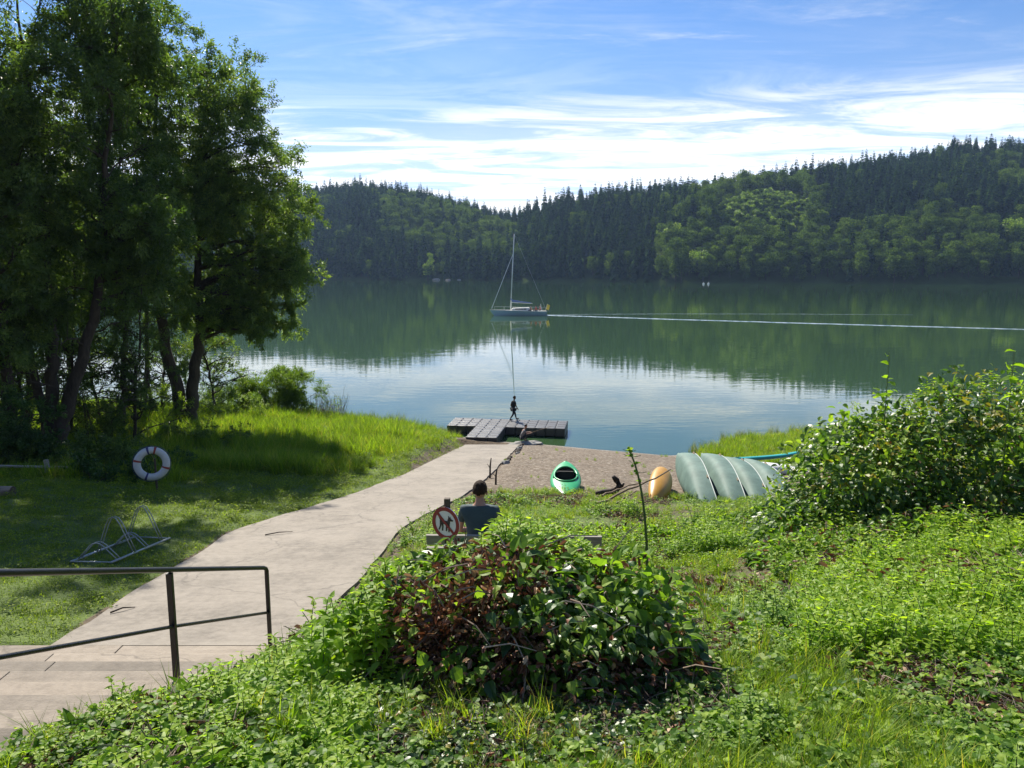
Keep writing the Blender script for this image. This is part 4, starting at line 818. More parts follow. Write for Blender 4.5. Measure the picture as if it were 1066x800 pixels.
# ------------------------------------------------------------------ bramble mounds
def mound_bush(name, base, lobes, label, seed, nleaf, ll, mats, stems=60, dead=0, deadbias=None, fresh=0, freshtop=None, cat='bush', tpl=T_LEAF, dense=.45, skirt=.12):
    """lobes: (cx,cy,rx,ry,h). Leaves cloak the mound in a thick layer, leaf faces turned to the sky."""
    r = np.random.default_rng(seed); e = empty(name, base, label, cat)
    lob = np.array(lobes, float)
    def top(x, y):
        z = np.zeros_like(x)
        for cx, cy, rx, ry, h in lob:
            q = 1 - ((x - cx) / rx) ** 2 - ((y - cy) / ry) ** 2; z = np.maximum(z, h * np.sqrt(np.clip(q, 0, 1)))
        return z * (1 + .22 * (vnoise(x + base[0], y + base[1], 2.2, seed) - .5) + .16 * (vnoise(x, y, 5.5, seed + 1) - .5))
    def sample(n, lo, hi):
        w = lob[:, 2] * lob[:, 3] * lob[:, 4] ** .5; i = r.choice(len(lob), n, p=w / w.sum())
        # points on the dome by direction so the steep sides are covered too
        d = r.normal(size=(n, 3)); d[:, 2] = np.abs(d[:, 2]) * np.where(r.uniform(size=n) < skirt, .18, 1.); d /= np.linalg.norm(d, axis=1)[:, None]; k = r.uniform(lo, hi, n)
        x = lob[i, 0] + d[:, 0] * lob[i, 2] * k; y = lob[i, 1] + d[:, 1] * lob[i, 3] * k; z = d[:, 2] * lob[i, 4] * k
        f = 1 + .26 * (vnoise(x * 2.0 + base[0] * 3, y * 2 + z * 2, 1.4, seed) - .5) + .14 * (vnoise(x * 5, y * 5 + z * 4, 1.2, seed + 2) - .5)
        x = lob[i, 0] + (x - lob[i, 0]) * f; y = lob[i, 1] + (y - lob[i, 1]) * f; z = z * f
        inside = (z < top(x, y) * (lo * .96)) & (z > .35 * lob[:, 4].max())
        return x[~inside], y[~inside], z[~inside], d[~inside]
    def ground(x, y): return gz(x + base[0], y + base[1]) - base[2]
    def put(g, x, y, z, d, L, wr, tp, mat, rn, flat=.9):
        n = len(x); P = np.stack([x, y, z + ground(x, y)], -1); D = d * [1, 1, .35] + r.normal(size=(n, 3)) * .55; D[:, 2] -= .25
        Nn = d * .7 + r.normal(size=(n, 3)) * .32 + [0, 0, flat]; g.leaves(P, D, Nn, L * r.uniform(.4, 1.4, n), L * wr * r.uniform(.8, 1.1, n), tp, rn, mat)
    g = Geo()
    x, y, z, d = sample(nleaf, dense, 1.03)
    if deadbias is not None:
        k = r.uniform(size=len(x)) > deadbias(x, y, z); x, y, z, d = x[k], y[k], z[k], d[k]
    sz = ll * (.55 + .75 * vnoise(x + z, y, 1.6, seed + 3))
    mk = (vnoise(x * 1.5, y * 1.5 + z * 2, 1.3, seed + 6) * .6 + r.uniform(0, 1, len(x)) * .4) > ((.47 if seed == 81 else .62) if len(mats) > 1 else 9)
    for wh_, mi_ in ((~mk, 0), (mk, 1)):
      xx, yy, zz, dd, ss = x[wh_], y[wh_], z[wh_], d[wh_], sz[wh_]
      if len(xx): put(g, xx, yy, zz, dd, ss, .78, tpl, mi_, np.clip(vnoise(xx, yy + zz, 2.4, seed + 4) * .5 + r.uniform(0, .55, len(xx)), 0, 1))
    g.obj('leaves', [M[k_] for k_ in mats], e)
    sg = Geo()
    for k in range(stems):
        x, y, z, d = sample(1, .85, 1.0)
        if len(x) == 0 or z[0] < .45 * lob[0, 4]: continue
        C = np.array([x[0], y[0], z[0] + float(ground(x, y)[0])]); i = np.argmin(np.hypot(lob[:, 0] - x[0], lob[:, 1] - y[0])); A = np.array([lob[i, 0] + (x[0] - lob[i, 0]) * .25, lob[i, 1] + (y[0] - lob[i, 1]) * .25, -.1 + float(ground(np.array([lob[i, 0]]), np.array([lob[i, 1]]))[0])])
        sg.tube(bez(A, np.array([C[0] * .7 + A[0] * .3, C[1] * .7 + A[1] * .3, max(A[2], C[2]) + .25]), C, 8), np.linspace(.006, .0025, 8), 5, cap=False, rnd=r.uniform(0, .8))
    sg.obj('stems', M['twig'], e)
    if dead:
        dg = Geo(); x, y, z, d = sample(dead * 3, dense, 1.02); p = deadbias(x, y, z) if deadbias is not None else np.full(len(x), .3)
        k = r.uniform(size=len(x)) < p; x, y, z, d = x[k][:dead], y[k][:dead], z[k][:dead], d[k][:dead]
        put(dg, x, y, z, d, ll * .62, .5, T_CURL, 0, np.clip(r.uniform(-.1, 1, len(x)) ** 1.3 if False else r.uniform(0, 1, len(x)), 0, 1), .1)
        for k in range(len(x) // 22):
            p0 = np.array([x[k], y[k], z[k] + float(ground(x[k:k + 1], y[k:k + 1])[0])]) + d[k] * .03; dr = r.normal(size=3) * [1, .7, .35] + [.3, .1, 0]; dr /= np.linalg.norm(dr); q = p0 + dr * r.uniform(.12, .36)
            dg.tube([p0, (p0 + q) / 2 + [0, 0, .03], q], [.0045, .004, .002], 4, mat=1, cap=False, rnd=r.uniform(.2, 1))
        dg.obj('dead_leaves', [M['dead'], M['twig']], e)
    if fresh:
        fg = Geo()
        for k in range(fresh):
            x, y = freshtop(r); xa, ya = np.array([x]), np.array([y]); z0 = float(top(xa, ya)[0] + ground(xa, ya)[0]); hh = (r.uniform(.12, .25) if x < .1 else r.uniform(.09, .17)) if not (cat == 'bush' and -.62 < x < -.27 and seed == 81) else r.uniform(.03, .07)
            p0 = np.array([x, y, z0 - .10]); t1 = p0 + [r.normal() * .04, r.normal() * .04, hh]
            fg.tube([p0, t1], [.004, .002], 4, mat=1, cap=False); P, D, L = [], [], []
            nn = 6
            for j in range(nn):
                t = .3 + .7 * j / (nn - 1); a0 = (j % 2) * 1.57 + k
                for q in (0, math.pi): P.append(p0 + (t1 - p0) * t); D.append((math.cos(a0 + q), math.sin(a0 + q), -.2 + .8 * t ** 3)); L.append(.085 * (1.15 - .5 * t) * r.uniform(.8, 1.15))
            L = np.array(L); fg.leaves(np.array(P), np.array(D), np.array([[0, 0, 1.]] * len(P)) + r.normal(size=(len(P), 3)) * .2, L, L * .6, T_NETTLE, r.uniform(.3, 1, len(P)))
        fg.obj('fresh_shoots', [M['fresh'], M['stem']], e)
    return e
def db(x, y, z):
    m = np.exp(-(((x + .28) / .46) ** 2 + ((y + .22) / .62) ** 2)) * 1.05; m = np.maximum(m, .55 * np.exp(-(((x - .25) / .5) ** 2 + ((y - .3) / .4) ** 2))); m = np.maximum(m, .5 * (z < .25)); return np.clip(m * (.25 + 1.0 * vnoise(x, y + z, 3.5, 61)), .04, .86)
cb = (0.02, 4.35, g1(.02, 4.35))
mound_bush('bramble_bush', cb, [(0, 0, 1.0, .85, .74), (-.62, .1, .5, .6, .52), (.62, -.05, .5, .6, .66), (.15, .45, .75, .5, .76), (-.4, .4, .5, .4, .74)],
    'large bramble and nettle bush with reddish dead leaves in the middle foreground', 81, 15000, .085, ['dark', 'weed'], stems=110, dead=15000, deadbias=db, fresh=300,
    freshtop=lambda r: ((r.uniform(-.95, -.7), r.uniform(-.5, .5)) if r.uniform() < .22 else (r.uniform(-.85, .8), r.uniform(.12, .75))), dense=.5)
mound_bush('nettle_patch', (-.98, 4.3, g1(-.98, 4.3)), [(0, 0, .3, .55, .42)], 'bright nettle clump at the left side of the foreground bramble bush', 82, 900, .07, ['fresh'], stems=0, fresh=26, freshtop=lambda r: (r.uniform(-.25, .25), r.uniform(-.4, .5)))
rb0 = (8.6, 11.6, g1(8.6, 11.6))
def db2(x, y, z):
    return np.clip(.95 * np.exp(-(((x - .6) / 2.6) ** 2 + ((y + 1.9) / 1.5) ** 2)) * (z < 1.15) * (.4 + vnoise(x, y + z, 2, 62)), .02, .9)
mound_bush('bramble_thicket', rb0, [(-3.3, -.3, 1.5, 1.6, 1.95), (-1.6, .0, 2.0, 1.9, 2.2), (.8, .2, 2.4, 2.1, 2.4), (3.6, .4, 2.8, 2.4, 2.8), (7, .6, 3.2, 2.6, 2.8), (-4.1, -.9, 1.0, .9, .9)],
    'large dark green bramble thicket filling the right side of the bank', 83, 105000, .105, ['dark', 'weed'], stems=200, dead=26000, deadbias=db2, fresh=120, freshtop=lambda r: (r.uniform(-3.2, 5), r.uniform(-1, 1)), dense=.6, skirt=.4)
mound_bush('bramble_fringe', (4.1, 9.6, g1(4.1, 9.6)), [(0, 0, 1.0, .8, .38), (1.2, -.2, 1.0, .6, .42), (.3, 1.3, .8, .8, .5)], 'low spreading bramble fringe with pale leaves in front of the big thicket', 84, 4200, .10, ['weed'], stems=60, dead=1500, deadbias=lambda x, y, z: np.full(len(x), .3))
mound_bush('bramble_patch', (xat(628, 12.2, 3.8), 12.2, g1(1.6, 12.2)), [(0, 0, 1.0, .7, .36), (.9, -.2, .8, .6, .3), (-.7, .35, .7, .5, .30)], 'low leafy bramble patch between the bench and the green kayak', 85, 4200, .10, ['fresh'], stems=50, dead=1300, deadbias=lambda x, y, z: np.full(len(x), .25), fresh=30, freshtop=lambda r: (r.uniform(-.9, 1.2), r.uniform(-.3, .3)))
def tall_shoot(name, base, h, label, seed, lean=(0, 0), ll=.11, n=16, mat='fresh', cat='plant'):
    r = np.random.default_rng(seed); e = empty(name, base, label, cat); pts = bez(np.zeros(3), np.array([lean[0] * .2, lean[1] * .2, h * .6]), np.array([lean[0], lean[1], h]), 12)
    s = Geo(); s.tube(pts, np.linspace(.012, .004, 12), 6, rnd=.5); s.obj('stem', M['stem'], e)
    k = np.linspace(3, 11, n).astype(int); P = pts[k] + r.normal(size=(n, 3)) * .02; a = np.arange(n) * 2.4; D = np.stack([np.cos(a), np.sin(a), r.uniform(-.3, .6, n)], -1); L = ll * r.uniform(.6, 1.2, n)
    g = Geo(); g.leaves(P, D, rvec(n, 1.4), L, L * .7, T_LEAF, r.uniform(.3, 1, n)); g.obj('leaves', M[mat], e)
def shoot_at(u, y, vtop, label, seed, **k):
    zt = CAMZ - math.tan(R(PITCH) + math.atan((vtop - 400) / FPX)) * y; x = xat(u, y, zt); z = g1(x, y); tall_shoot('bramble_shoot', (x, y, z), zt - z, label, seed, **k)
shoot_at(926, 11.0, 367, 'tall yellow-green shoot rising highest above the bramble thicket', 91)
shoot_at(1092, 9.4, 300, 'tall leafy shoot cut off by the right edge of the photo', 93, lean=(-.12, .1), n=34, ll=.10)
shoot_at(1056, 9.9, 366, 'leafy shoot below the tall one at the right edge', 94, n=28, ll=.14)
# dry grass tussocks on the right
def tall_weed():
    y = 7.6; u0, u1 = 674, 655; zt = 6.36; x = xat(u0, y, 4.8); z = g1(x, y); x1 = xat(u1, y, zt); e = empty('thistle', (x, y, z), 'tall single green thistle stem with a drooping budded top standing before the canoes', 'plant')
    h = zt - z; s = Geo(); P = bez(np.array([0, 0, -.05]), np.array([-.01, 0, h * .75]), np.array([x1 - x, 0, h]), 14); s.tube(P, np.linspace(.017, .008, 14), 8); 
    r = np.random.default_rng(3)
    for k in range(7):
        A = P[13 - k // 2]; d = r.normal(size=3); d[2] = abs(d[2]) * .5; d /= np.linalg.norm(d); s.tube([A, A + d * .05, A + d * .09 + [0, 0, .01]], [.004, .003, .003], 5)
    s.obj('stem', M['stem'], e)
    b = Geo()
    for k in range(10):
        c = P[13 - k // 2] + np.clip(r.normal(size=3), -1, 1) * .022; b.sphere(c, .017, 8, 6)
    b.obj('bud', M['weed'], e)
    g = Geo(); n = 34; k = r.integers(2, 14, n); a = r.uniform(0, 6.28, n); D = np.stack([np.cos(a), np.sin(a), r.uniform(.0, .8, n)], -1); L = np.where(k > 10, .07, .05) * r.uniform(.6, 1.3, n); L = np.where(k < 4, .2, L)
    g.leaves(P[k], D, rvec(n, 1.), L, L * .4, T_LEAF, r.uniform(0, 1, n)); g.obj('leaves', M['weed'], e)
tall_weed()

# ------------------------------------------------------------------ handrail
def handrail():
    pts = [(-2.90, 2.6), (-2.88, 4.26), (-2.84, 6.06), (-2.60, 7.75)]; ztop = [7.11, 6.44, 5.72, 5.05]
    e = empty('handrail', (-2.8, 6.06, stepz(6.06)), 'black steel handrail with two rails beside the steps', 'handrail'); bx, by, bz = e.location
    def loc(i, dz=0): return np.array([pts[i][0] - bx, pts[i][1] - by, ztop[i] - bz + dz])
    g = Geo(); a, b = loc(2), loc(3); end = b.copy(); dirv = (b - a) / np.linalg.norm(b - a)
    P = [loc(0), loc(1), loc(2), b - dirv * .07, b - dirv * .02 + [0, 0, -.008], b + [0, 0, -.03], b + [0, 0, -.08]]; g.tube(P, .022, 12); g.obj('top_rail', M['black_metal'], e, smooth=True)
    g = Geo(); g.tube([loc(0, -.50), loc(1, -.50), loc(2, -.50), loc(3, -.50)], .015, 10); g.obj('lower_rail', M['black_metal'], e, smooth=True)
    for i, dn in ((0, 1.2), (2, 1.06), (3, 1.06)):
        g = Geo(); t = loc(i); g.box((t[0], t[1], t[2] - (dn + .02) / 2 - .01), (.05 if i != 3 else .038, .038, dn - .02), bev=.004); g.obj('post', M['black_metal'], e)
handrail()

# ------------------------------------------------------------------ bike rack
def bike_rack():
    x0, y0 = -6.62, 11.0; e = empty('bicycle_rack', (x0 + .3, y0 + .95, g1(x0 + .3, y0 + .95)), 'galvanised wire bicycle rack standing on the lawn beside the path', 'bicycle rack'); bx, by, bz = e.location
    def gl(x, y): return float(gz(np.array([x]), np.array([y]))[0]) - bz + .05
    for dx in (0, .6):
        g = Geo(); g.tube([(x0 + dx - bx, y0 - by, gl(x0 + dx, y0)), (x0 + dx - bx, y0 + 1.95 - by, gl(x0 + dx, y0 + 1.95))], .02, 8); g.obj('base_rail', M['galv'], e, smooth=True)
    g = Geo(); g.tube([(x0 - bx, y0 - by + .01, gl(x0, y0)), (x0 + .6 - bx, y0 - by + .01, gl(x0 + .6, y0))], .012, 8); g.tube([(x0 - bx, y0 - by + 1.94, gl(x0, y0 + 1.94)), (x0 + .6 - bx, y0 - by + 1.94, gl(x0 + .6, y0 + 1.94))], .012, 8); g.obj('cross_bar', M['galv'], e, smooth=True)
    for k, (yy, hh, ap) in enumerate(((.22, .26, .28), (.74, .62, .3), (1.18, .26, .28), (1.66, .62, .3))):
        for s in (-.045, .045):
            y = y0 + yy + s; z = gl(x0 + .3, y); P = []
            prof = [(0, 0), (.10, hh * .42), (.19, hh * .80), (.245, hh * .96), (.30, hh), (.355, hh * .96), (.41, hh * .80), (.50, hh * .42), (.6, 0)]
            P = [(x0 + px - bx, y - by, z + pz) for px, pz in prof]; g = Geo(); g.tube(P, .0085, 7); o = g.obj('wheel_hoop', M['galv'], e, smooth=True)
bike_rack()

# ------------------------------------------------------------------ lifebuoy on a stake
def lifebuoy():
    y = 17.2; z = CAMZ - math.tan(R(PITCH) + math.atan((483 - 400) / FPX)) * y; x = xat(158, y, z); gzz = g1(x, y)
    e = empty('lifebuoy', (x, y, z), 'white ring lifebuoy with dark bands hanging on a stake in the shade', 'lifebuoy', rz=R(-17)); e.rotation_euler = (R(-6), 0, R(17))
    Ro, rr = .31, .083; nseg = 48
    g = Geo(); a = np.linspace(0, 2 * math.pi, nseg + 1)
    P = np.stack([np.cos(a) * Ro, np.zeros(nseg + 1), np.sin(a) * Ro], -1)
    V = []; n = 14
    for i in range(nseg):
        for j in range(n):
            t = j / n * 6.2832; q = Ro + rr * math.cos(t) ; V.append((math.cos(a[i]) * q, rr * .72 * math.sin(t), math.sin(a[i]) * q))
    F = [(i * n + j, i * n + (j + 1) % n, ((i + 1) % nseg) * n + (j + 1) % n, ((i + 1) % nseg) * n + j) for i in range(nseg) for j in range(n)]
    g.add(V, F); rg = g.obj('ring', M['buoy'], e, smooth=True)
    for k, (ang, col) in enumerate(((75, 'redband'), (102, 'navyband'), (165, 'redband'), (-20, 'redband'), (-112, 'navyband'))):
        g = Geo(); V = []; m = 4
        for i in range(m):
            aa = R(ang - 4 + 8 * i / (m - 1))
            for j in range(n): t = j / n * 6.2832; q = Ro + (rr + .004) * math.cos(t); V.append((math.cos(aa) * q, (rr * .72 + .004) * math.sin(t), math.sin(aa) * q))
        F = [(i * n + j, i * n + (j + 1) % n, (i + 1) * n + (j + 1) % n, (i + 1) * n + j) for i in range(m - 1) for j in range(n)]
        g.add(V, F); g.obj('band', M[col], rg, smooth=True)
    g = Geo(); aa = np.linspace(0, 6.2832, 61); q = Ro + rr + .012 + .012 * np.abs(np.sin(aa * 2)); g.tube(np.stack([np.cos(aa) * q, np.zeros(61), np.sin(aa) * q], -1), .006, 5); g.obj('grab_line', M['navyband'], e)
    s = Geo(); s.tube([(0, 0, -.2), (0, 0, z - gzz + .1)], [.03, .025], 8); s.tube([(0, -.0, z - gzz + .225), (0, -.12, z - gzz + .235)], .012, 6)
    o = s.obj('stake', M['postwood'], loc=(x + .03, y + .10, gzz)); tag(o, 'thin dark wooden stake that carries the white lifebuoy', 'post')
lifebuoy()
def rail_fence():
    y = 19.4; z = CAMZ - math.tan(R(PITCH) + math.atan((487 - 400) / FPX)) * y; x1 = xat(83, y, z); xp = xat(47, y, z); gg = g1(xp, y)
    e = empty('wooden_rail', (xp, y, gg), 'low weathered wooden rail on a short post at the dark left edge', 'rail'); h = z - gg
    g = Geo(); g.tube([(-5.5, .1, h + .10), (x1 - xp, 0, h)], [.04, .033], 8); g.obj('rail', M['weathered'], e, smooth=True)
    for dx in (0, -3.4):
        g = Geo(); g.tube([(dx, .07, -.2), (dx, .07, h + .19)], .065, 10); g.obj('post', M['weathered'], e)
rail_fence()
def log():
    y = 15.6; x = xat(13, y, 3.6); g = Geo(); P = [(-2.6, .12, .02), (-1.2, .05, .01), (0, 0, 0)]; g.tube(P, [.13, .12, .115], 14); e = empty('log', (x, y, g1(x, y) + .10), 'cut pale log lying on the lawn at the left edge', 'log'); g.obj('bark', M['logbark'], e, smooth=False)
    g = Geo(); g.tube([(0.001, 0, 0), (.006, 0, 0)], .112, 14); g.obj('cut_end', M['postwood'], e)
log()

# ------------------------------------------------------------------ floating dock
def dock():
    cx, cy = -2.15, 34.75; ang = R(-8.5); C_ = .49
    e = empty('floating_dock', (cx, cy, 0), 'black floating dock of plastic cubes in a T shape at the end of the path', 'dock', rz=ang)
    bm = bmesh.new(); bmesh.ops.create_cube(bm, size=1); bmesh.ops.scale(bm, vec=(C_ - .012, C_ - .012, .42), verts=bm.verts)
    bmesh.ops.bevel(bm, geom=bm.edges[:], offset=.045, segments=3, affect='EDGES', profile=.5)
    g = Geo(); g.bm(bm)
    for k in range(-2, 3): g.box((k * .085, 0, .212), (.022, C_ - .14, .010), bev=.003)          # ribbed tread
    for sx in (-1, 1):
        for sy in (-1, 1): g.box((sx * (C_ / 2 - .045), sy * (C_ / 2 - .045), .195), (.085, .085, .03), bev=.008)
    me = g.mesh('float_cube', M['pontoon'], False)
    for p in me.polygons: p.use_smooth = False
    cells = [(i, j) for i in range(0, 3) for j in range(0, 5)] + [(i, j) for i in range(-3, 9) for j in range(5, 9)]
    cells = [(i, j) for i, j in cells if not (i == 8 and j == 99)]
    for k, (i, j) in enumerate(cells):
        o = bpy.data.objects.new('float_cube', me); COL.objects.link(o); o.parent = e; o.location = ((i + .5) * C_, (j + .5) * C_, .225 + random.uniform(-.006, .006)); o.rotation_euler = (random.uniform(-.008, .008), random.uniform(-.008, .008), random.choice((0, math.pi)))
dock()

# ------------------------------------------------------------------ boats on the bank
def canoe_mesh_parts(L=4.4, W_=.92, H=.38, nst=25, nr=13, rock=.22):
    """hull surface upright: keel at z=0, gunwale at z=H, lengthways along y"""
    out, inn, gun = [], [], ([], [])
    for i in range(nst):
        t = -1 + 2 * i / (nst - 1); y = t * L / 2; w = W_ / 2 * max(0.0, 1 - abs(t) ** 2.0) ** .80 + .006; h = H + rock * abs(t) ** 3; kz = .22 * abs(t) ** 3.5
        for j in range(nr):
            a = (j / (nr - 1) * 2 - 1); ex = abs(t) ** 3; pz = abs(a) ** (2.6 - 1.3 * ex); x = w * math.copysign(abs(a) ** (.62 + .3 * ex), a); z = kz + (h - kz) * pz
            out.append((x, y * (1 - .0 * pz), z)); inn.append((x * .965, y * .995, z + .012 * (1 - pz)))
        gun[0].append((-w, y, h)); gun[1].append((w, y, h))
    F = [(i * nr + j, i * nr + j + 1, (i + 1) * nr + j + 1, (i + 1) * nr + j) for i in range(nst - 1) for j in range(nr - 1)]
    return np.array(out), np.array(inn), F, gun
def canoe(x, y, tilt, rz, label, keelup=True, dz=.05):
    o_, i_, F, gun = canoe_mesh_parts(); e = empty('canoe', (x, y, g1(x, y) + dz), label, 'canoe', group='grey-green canoes overturned on the bank')
    e.rotation_mode = 'ZYX' if False else 'XYZ'
    e.rotation_euler = (R(-6), R(tilt), rz)
    g = Geo(); g.add(o_, F); g.obj('hull', M['canoe'], e, smooth=True)
    g = Geo(); g.add(i_, [f[::-1] for f in F]); g.obj('inner_hull', M['canoe_in'], e, smooth=True)
    for s in gun: g = Geo(); g.tube(s, .014, 6); g.obj('gunwale', M['canoe_trim'], e, smooth=True)
    for yy in (-1.0, 1.1): g = Geo(); g.box((0, yy, .36), (.78, .2, .02), bev=.004); g.obj('seat', M['stickwood'], e)
    return e
cx0 = 4.45
labs = ['nearest left grey-green canoe on its side, next to the yellow kayak', 'second grey-green canoe on its side from the yellow kayak', 'third grey-green canoe on its side from the yellow kayak', 'fourth grey-green canoe, farthest from the yellow kayak, half hidden by leaves']
for k in range(4):
    canoe(4.44 + .73 * k, (19.5, 19.55, 19.9, 20.1)[k], (110, 117, 123, 131)[k], R(-10 + 1 * k), labs[k], dz=(.47, .46, .38, .28)[k])
def kayak(name, x, y, L, W_, H, mat, label, rot, cockpit=True, dz=0, nose=.22, parts=True):
    e = empty(name, (x, y, g1(x, y) + dz), label, 'kayak'); e.rotation_euler = rot; nst, nr = 31, 20; V = []
    for i in range(nst):
        t = -1 + 2 * i / (nst - 1); w = W_ / 2 * max(0, 1 - abs(t) ** 2.2) ** .75 + .012; h = H * max(.12, (1 - abs(t) ** 3.2)); zc = nose * abs(t) ** 2.6
        for j in range(nr):
            a = j / nr * 6.2832; cz = math.sin(a); V.append((w * math.cos(a), t * L / 2, zc + (h * .60 * cz if cz < 0 else h * .40 * cz) + H * .6))
    V = np.array(V); F = [(i * nr + j, i * nr + (j + 1) % nr, (i + 1) * nr + (j + 1) % nr, (i + 1) * nr + j) for i in range(nst - 1) for j in range(nr)] + [tuple(range(nr)), tuple(range((nst - 1) * nr, nst * nr))[::-1]]
    g = Geo()
    if cockpit:   # cut the cockpit opening out of the deck
        def inside(f):
            c = V[list(f)].mean(0); return c[2] > H * .66 and (c[0] / (W_ * .38)) ** 2 + ((c[1] - .1) / (L * .22)) ** 2 < 1
        F = [f for f in F if len(f) > 4 or not inside(f)]
    g.add(V, F); g.obj('hull', M[mat], e, smooth=True)
    if cockpit:
        a = np.linspace(0, 6.2832, 41); rx, ry = W_ * .38, L * .22; wx = np.cos(a) * rx; zz = H * .6 + H * .40 * np.sqrt(np.clip(1 - (wx / (W_ / 2)) ** 2, 0, 1)) + .015
        g = Geo(); g.tube(np.stack([wx, .1 + np.sin(a) * ry, zz], -1), .022, 8); g.obj('cockpit_rim', M[mat], e, smooth=True)
        g = Geo(); m = 10; VV = []
        for i in range(m):
            k = math.cos(i / (m - 1) * 1.5); dzz = -math.sin(i / (m - 1) * 1.5) * H * .72
            for j in range(40): VV.append((wx[j] * (.45 + .55 * k) * .99, .1 + math.sin(a[j]) * ry * (.6 + .4 * k) * .99, zz[j] * k + (H * .7) * (1 - k) + dzz))
        FF = [(i * 40 + j, (i + 1) * 40 + j, (i + 1) * 40 + (j + 1) % 40, i * 40 + (j + 1) % 40) for i in range(m - 1) for j in range(40)] + [tuple((m - 1) * 40 + j for j in range(40))]
        g.add(VV, FF); cw = g.obj('cockpit_well', M['blackp'], e, smooth=True)
        g = Geo(); g.box((0, .12, H * .25), (W_ * .55, .38, .06), bev=.02); g.box((0, .33, H * .52), (W_ * .55, .05, .28), bev=.02, rx=R(-12)); g.obj('seat', M['blackp'], cw)
    return e
kayak('kayak', xat(587, 20.6, 2.4), 19.9, 2.15, .80, .34, 'green_k', 'bright green kayak with a black cockpit lying on the gravel beach', (R(8.5), 0, R(-4)), dz=.0, nose=.10)
kayak('kayak', xat(694, 18.6, 2.8), 18.8, 2.4, .58, .36, 'yellow', 'orange-yellow kayak turned keel up beside the canoes', (R(-8.5), R(212), R(-12)), cockpit=False, dz=.46, nose=.12)
kayak('kayak', 7.3, 23.4, 3.9, .62, .34, 'whitep', 'white boat hull lying under the teal board behind the canoes', (R(0), R(170), R(82)), cockpit=False, dz=.36, nose=.05)
def board():
    e = empty('paddle_board', (7.1, 22.4, g1(7.1, 22.4) + .60), 'teal paddle board with a pale stripe lying behind the canoes', 'paddle board', rz=R(-83)); e.rotation_euler = (R(2), R(-16), R(-84))
    V = []; nst = 31; nr = 16; L = 3.4
    for i in range(nst):
        t = -1 + 2 * i / (nst - 1); w = .37 * max(0, 1 - abs(t) ** 3) ** .6 + .01
        for j in range(nr): a = j / nr * 6.2832; V.append((w * math.cos(a), t * L / 2, .065 * math.copysign(abs(math.sin(a)) ** .6, math.sin(a)) + .10 * max(0, t) ** 3))
    F = [(i * nr + j, i * nr + (j + 1) % nr, (i + 1) * nr + (j + 1) % nr, (i + 1) * nr + j) for i in range(nst - 1) for j in range(nr)] + [tuple(range(nr)), tuple(range((nst - 1) * nr, nst * nr))[::-1]]
    g = Geo(); g.add(V, F); g.obj('deck', M['teal'], e, smooth=True)
    g = Geo(); g.box((0, -.45, .067), (.60, .16, .008), bev=.002); g.box((0, .9, .067), (.1, .5, .008), bev=.002); g.obj('stripe', M['whitep'], e)
board()
def pole(u0, v0, u1, v1, y0, y1, r0, label, mat='stickwood'):
    def P(u, v, y): z = CAMZ - math.tan(R(PITCH) + math.atan((v - 400) / FPX)) * y; return np.array([xat(u, y, z), y, z])
    a, b = P(u0, v0, y0), P(u1, v1, y1); a[2] = max(a[2], g1(a[0], a[1]) + .02); b[2] = max(b[2], g1(b[0], b[1]) + r0); d = b - a; n = 9; t = np.linspace(0, 1, n)[:, None]
    Q = d * t + np.random.default_rng(int(u0)).normal(size=(n, 3)) * .018; g = Geo(); g.tube(Q, np.linspace(r0, r0 * .55, n), 7); o = g.obj('wooden_pole', M[mat], loc=a); tag(o, label, 'pole', 'loose poles lying on the bank')
pole(621, 525, 699, 490, 16.0, 18.6, .03, 'longest thin pole slanting up from the weeds to the yellow kayak')
pole(626, 516, 665, 503, 16.8, 18.2, .026, 'shorter pole just left of the thistle, beside the driftwood')
pole(641, 524, 662, 512, 15.8, 16.8, .022, 'shortest pole below the other slanting poles')
pole(660, 523, 697, 524, 16.4, 16.4, .018, 'thin stick lying level below the yellow kayak')
def drift():
    y = 18.6; x = xat(632, y, 2.7); e = empty('driftwood', (x, y, g1(x, y)), 'dark forked piece of driftwood on the gravel between the green kayak and the poles', 'driftwood')
    r = np.random.default_rng(4); g = Geo(); P = np.array([(-.28, 0, .06), (-.1, .05, .08), (.08, 0, .10), (.25, 0, .16)]); g.tube(P, [.045, .07, .085, .06], 9)
    P = np.array([(.22, 0, .14), (.32, .02, .25), (.24, .03, .38), (.14, 0, .50)]); g.tube(P, [.08, .09, .08, .045], 9); g.tube([(.28, 0, .2), (.38, .03, .24), (.42, 0, .32)], [.06, .04, .02], 8)
    g.obj('trunk', M['driftwood'], e, smooth=True)
drift()
def stakes():
    for k, (u, y, h, lb) in enumerate(((510, 22.2, .62, 'taller dark stake at the right edge of the path'), (516, 20.4, .45, 'shorter dark stake nearer the camera at the right edge of the path'))):
        z = g1(xat(u, y, 2.3), y); x = xat(u, y, z); g = Geo(); g.tube([(0, 0, -.1), (.01, 0, h * .6), (.04, 0, h)], [.03, .026, .014], 7); g.tube([(.0, 0, h * .5), (-.08, 0, h * .72)], [.012, .006], 5); tag(g.obj('stake', M['driftwood'], loc=(x, y, z)), lb, 'post', 'stakes at the path edge')
stakes()
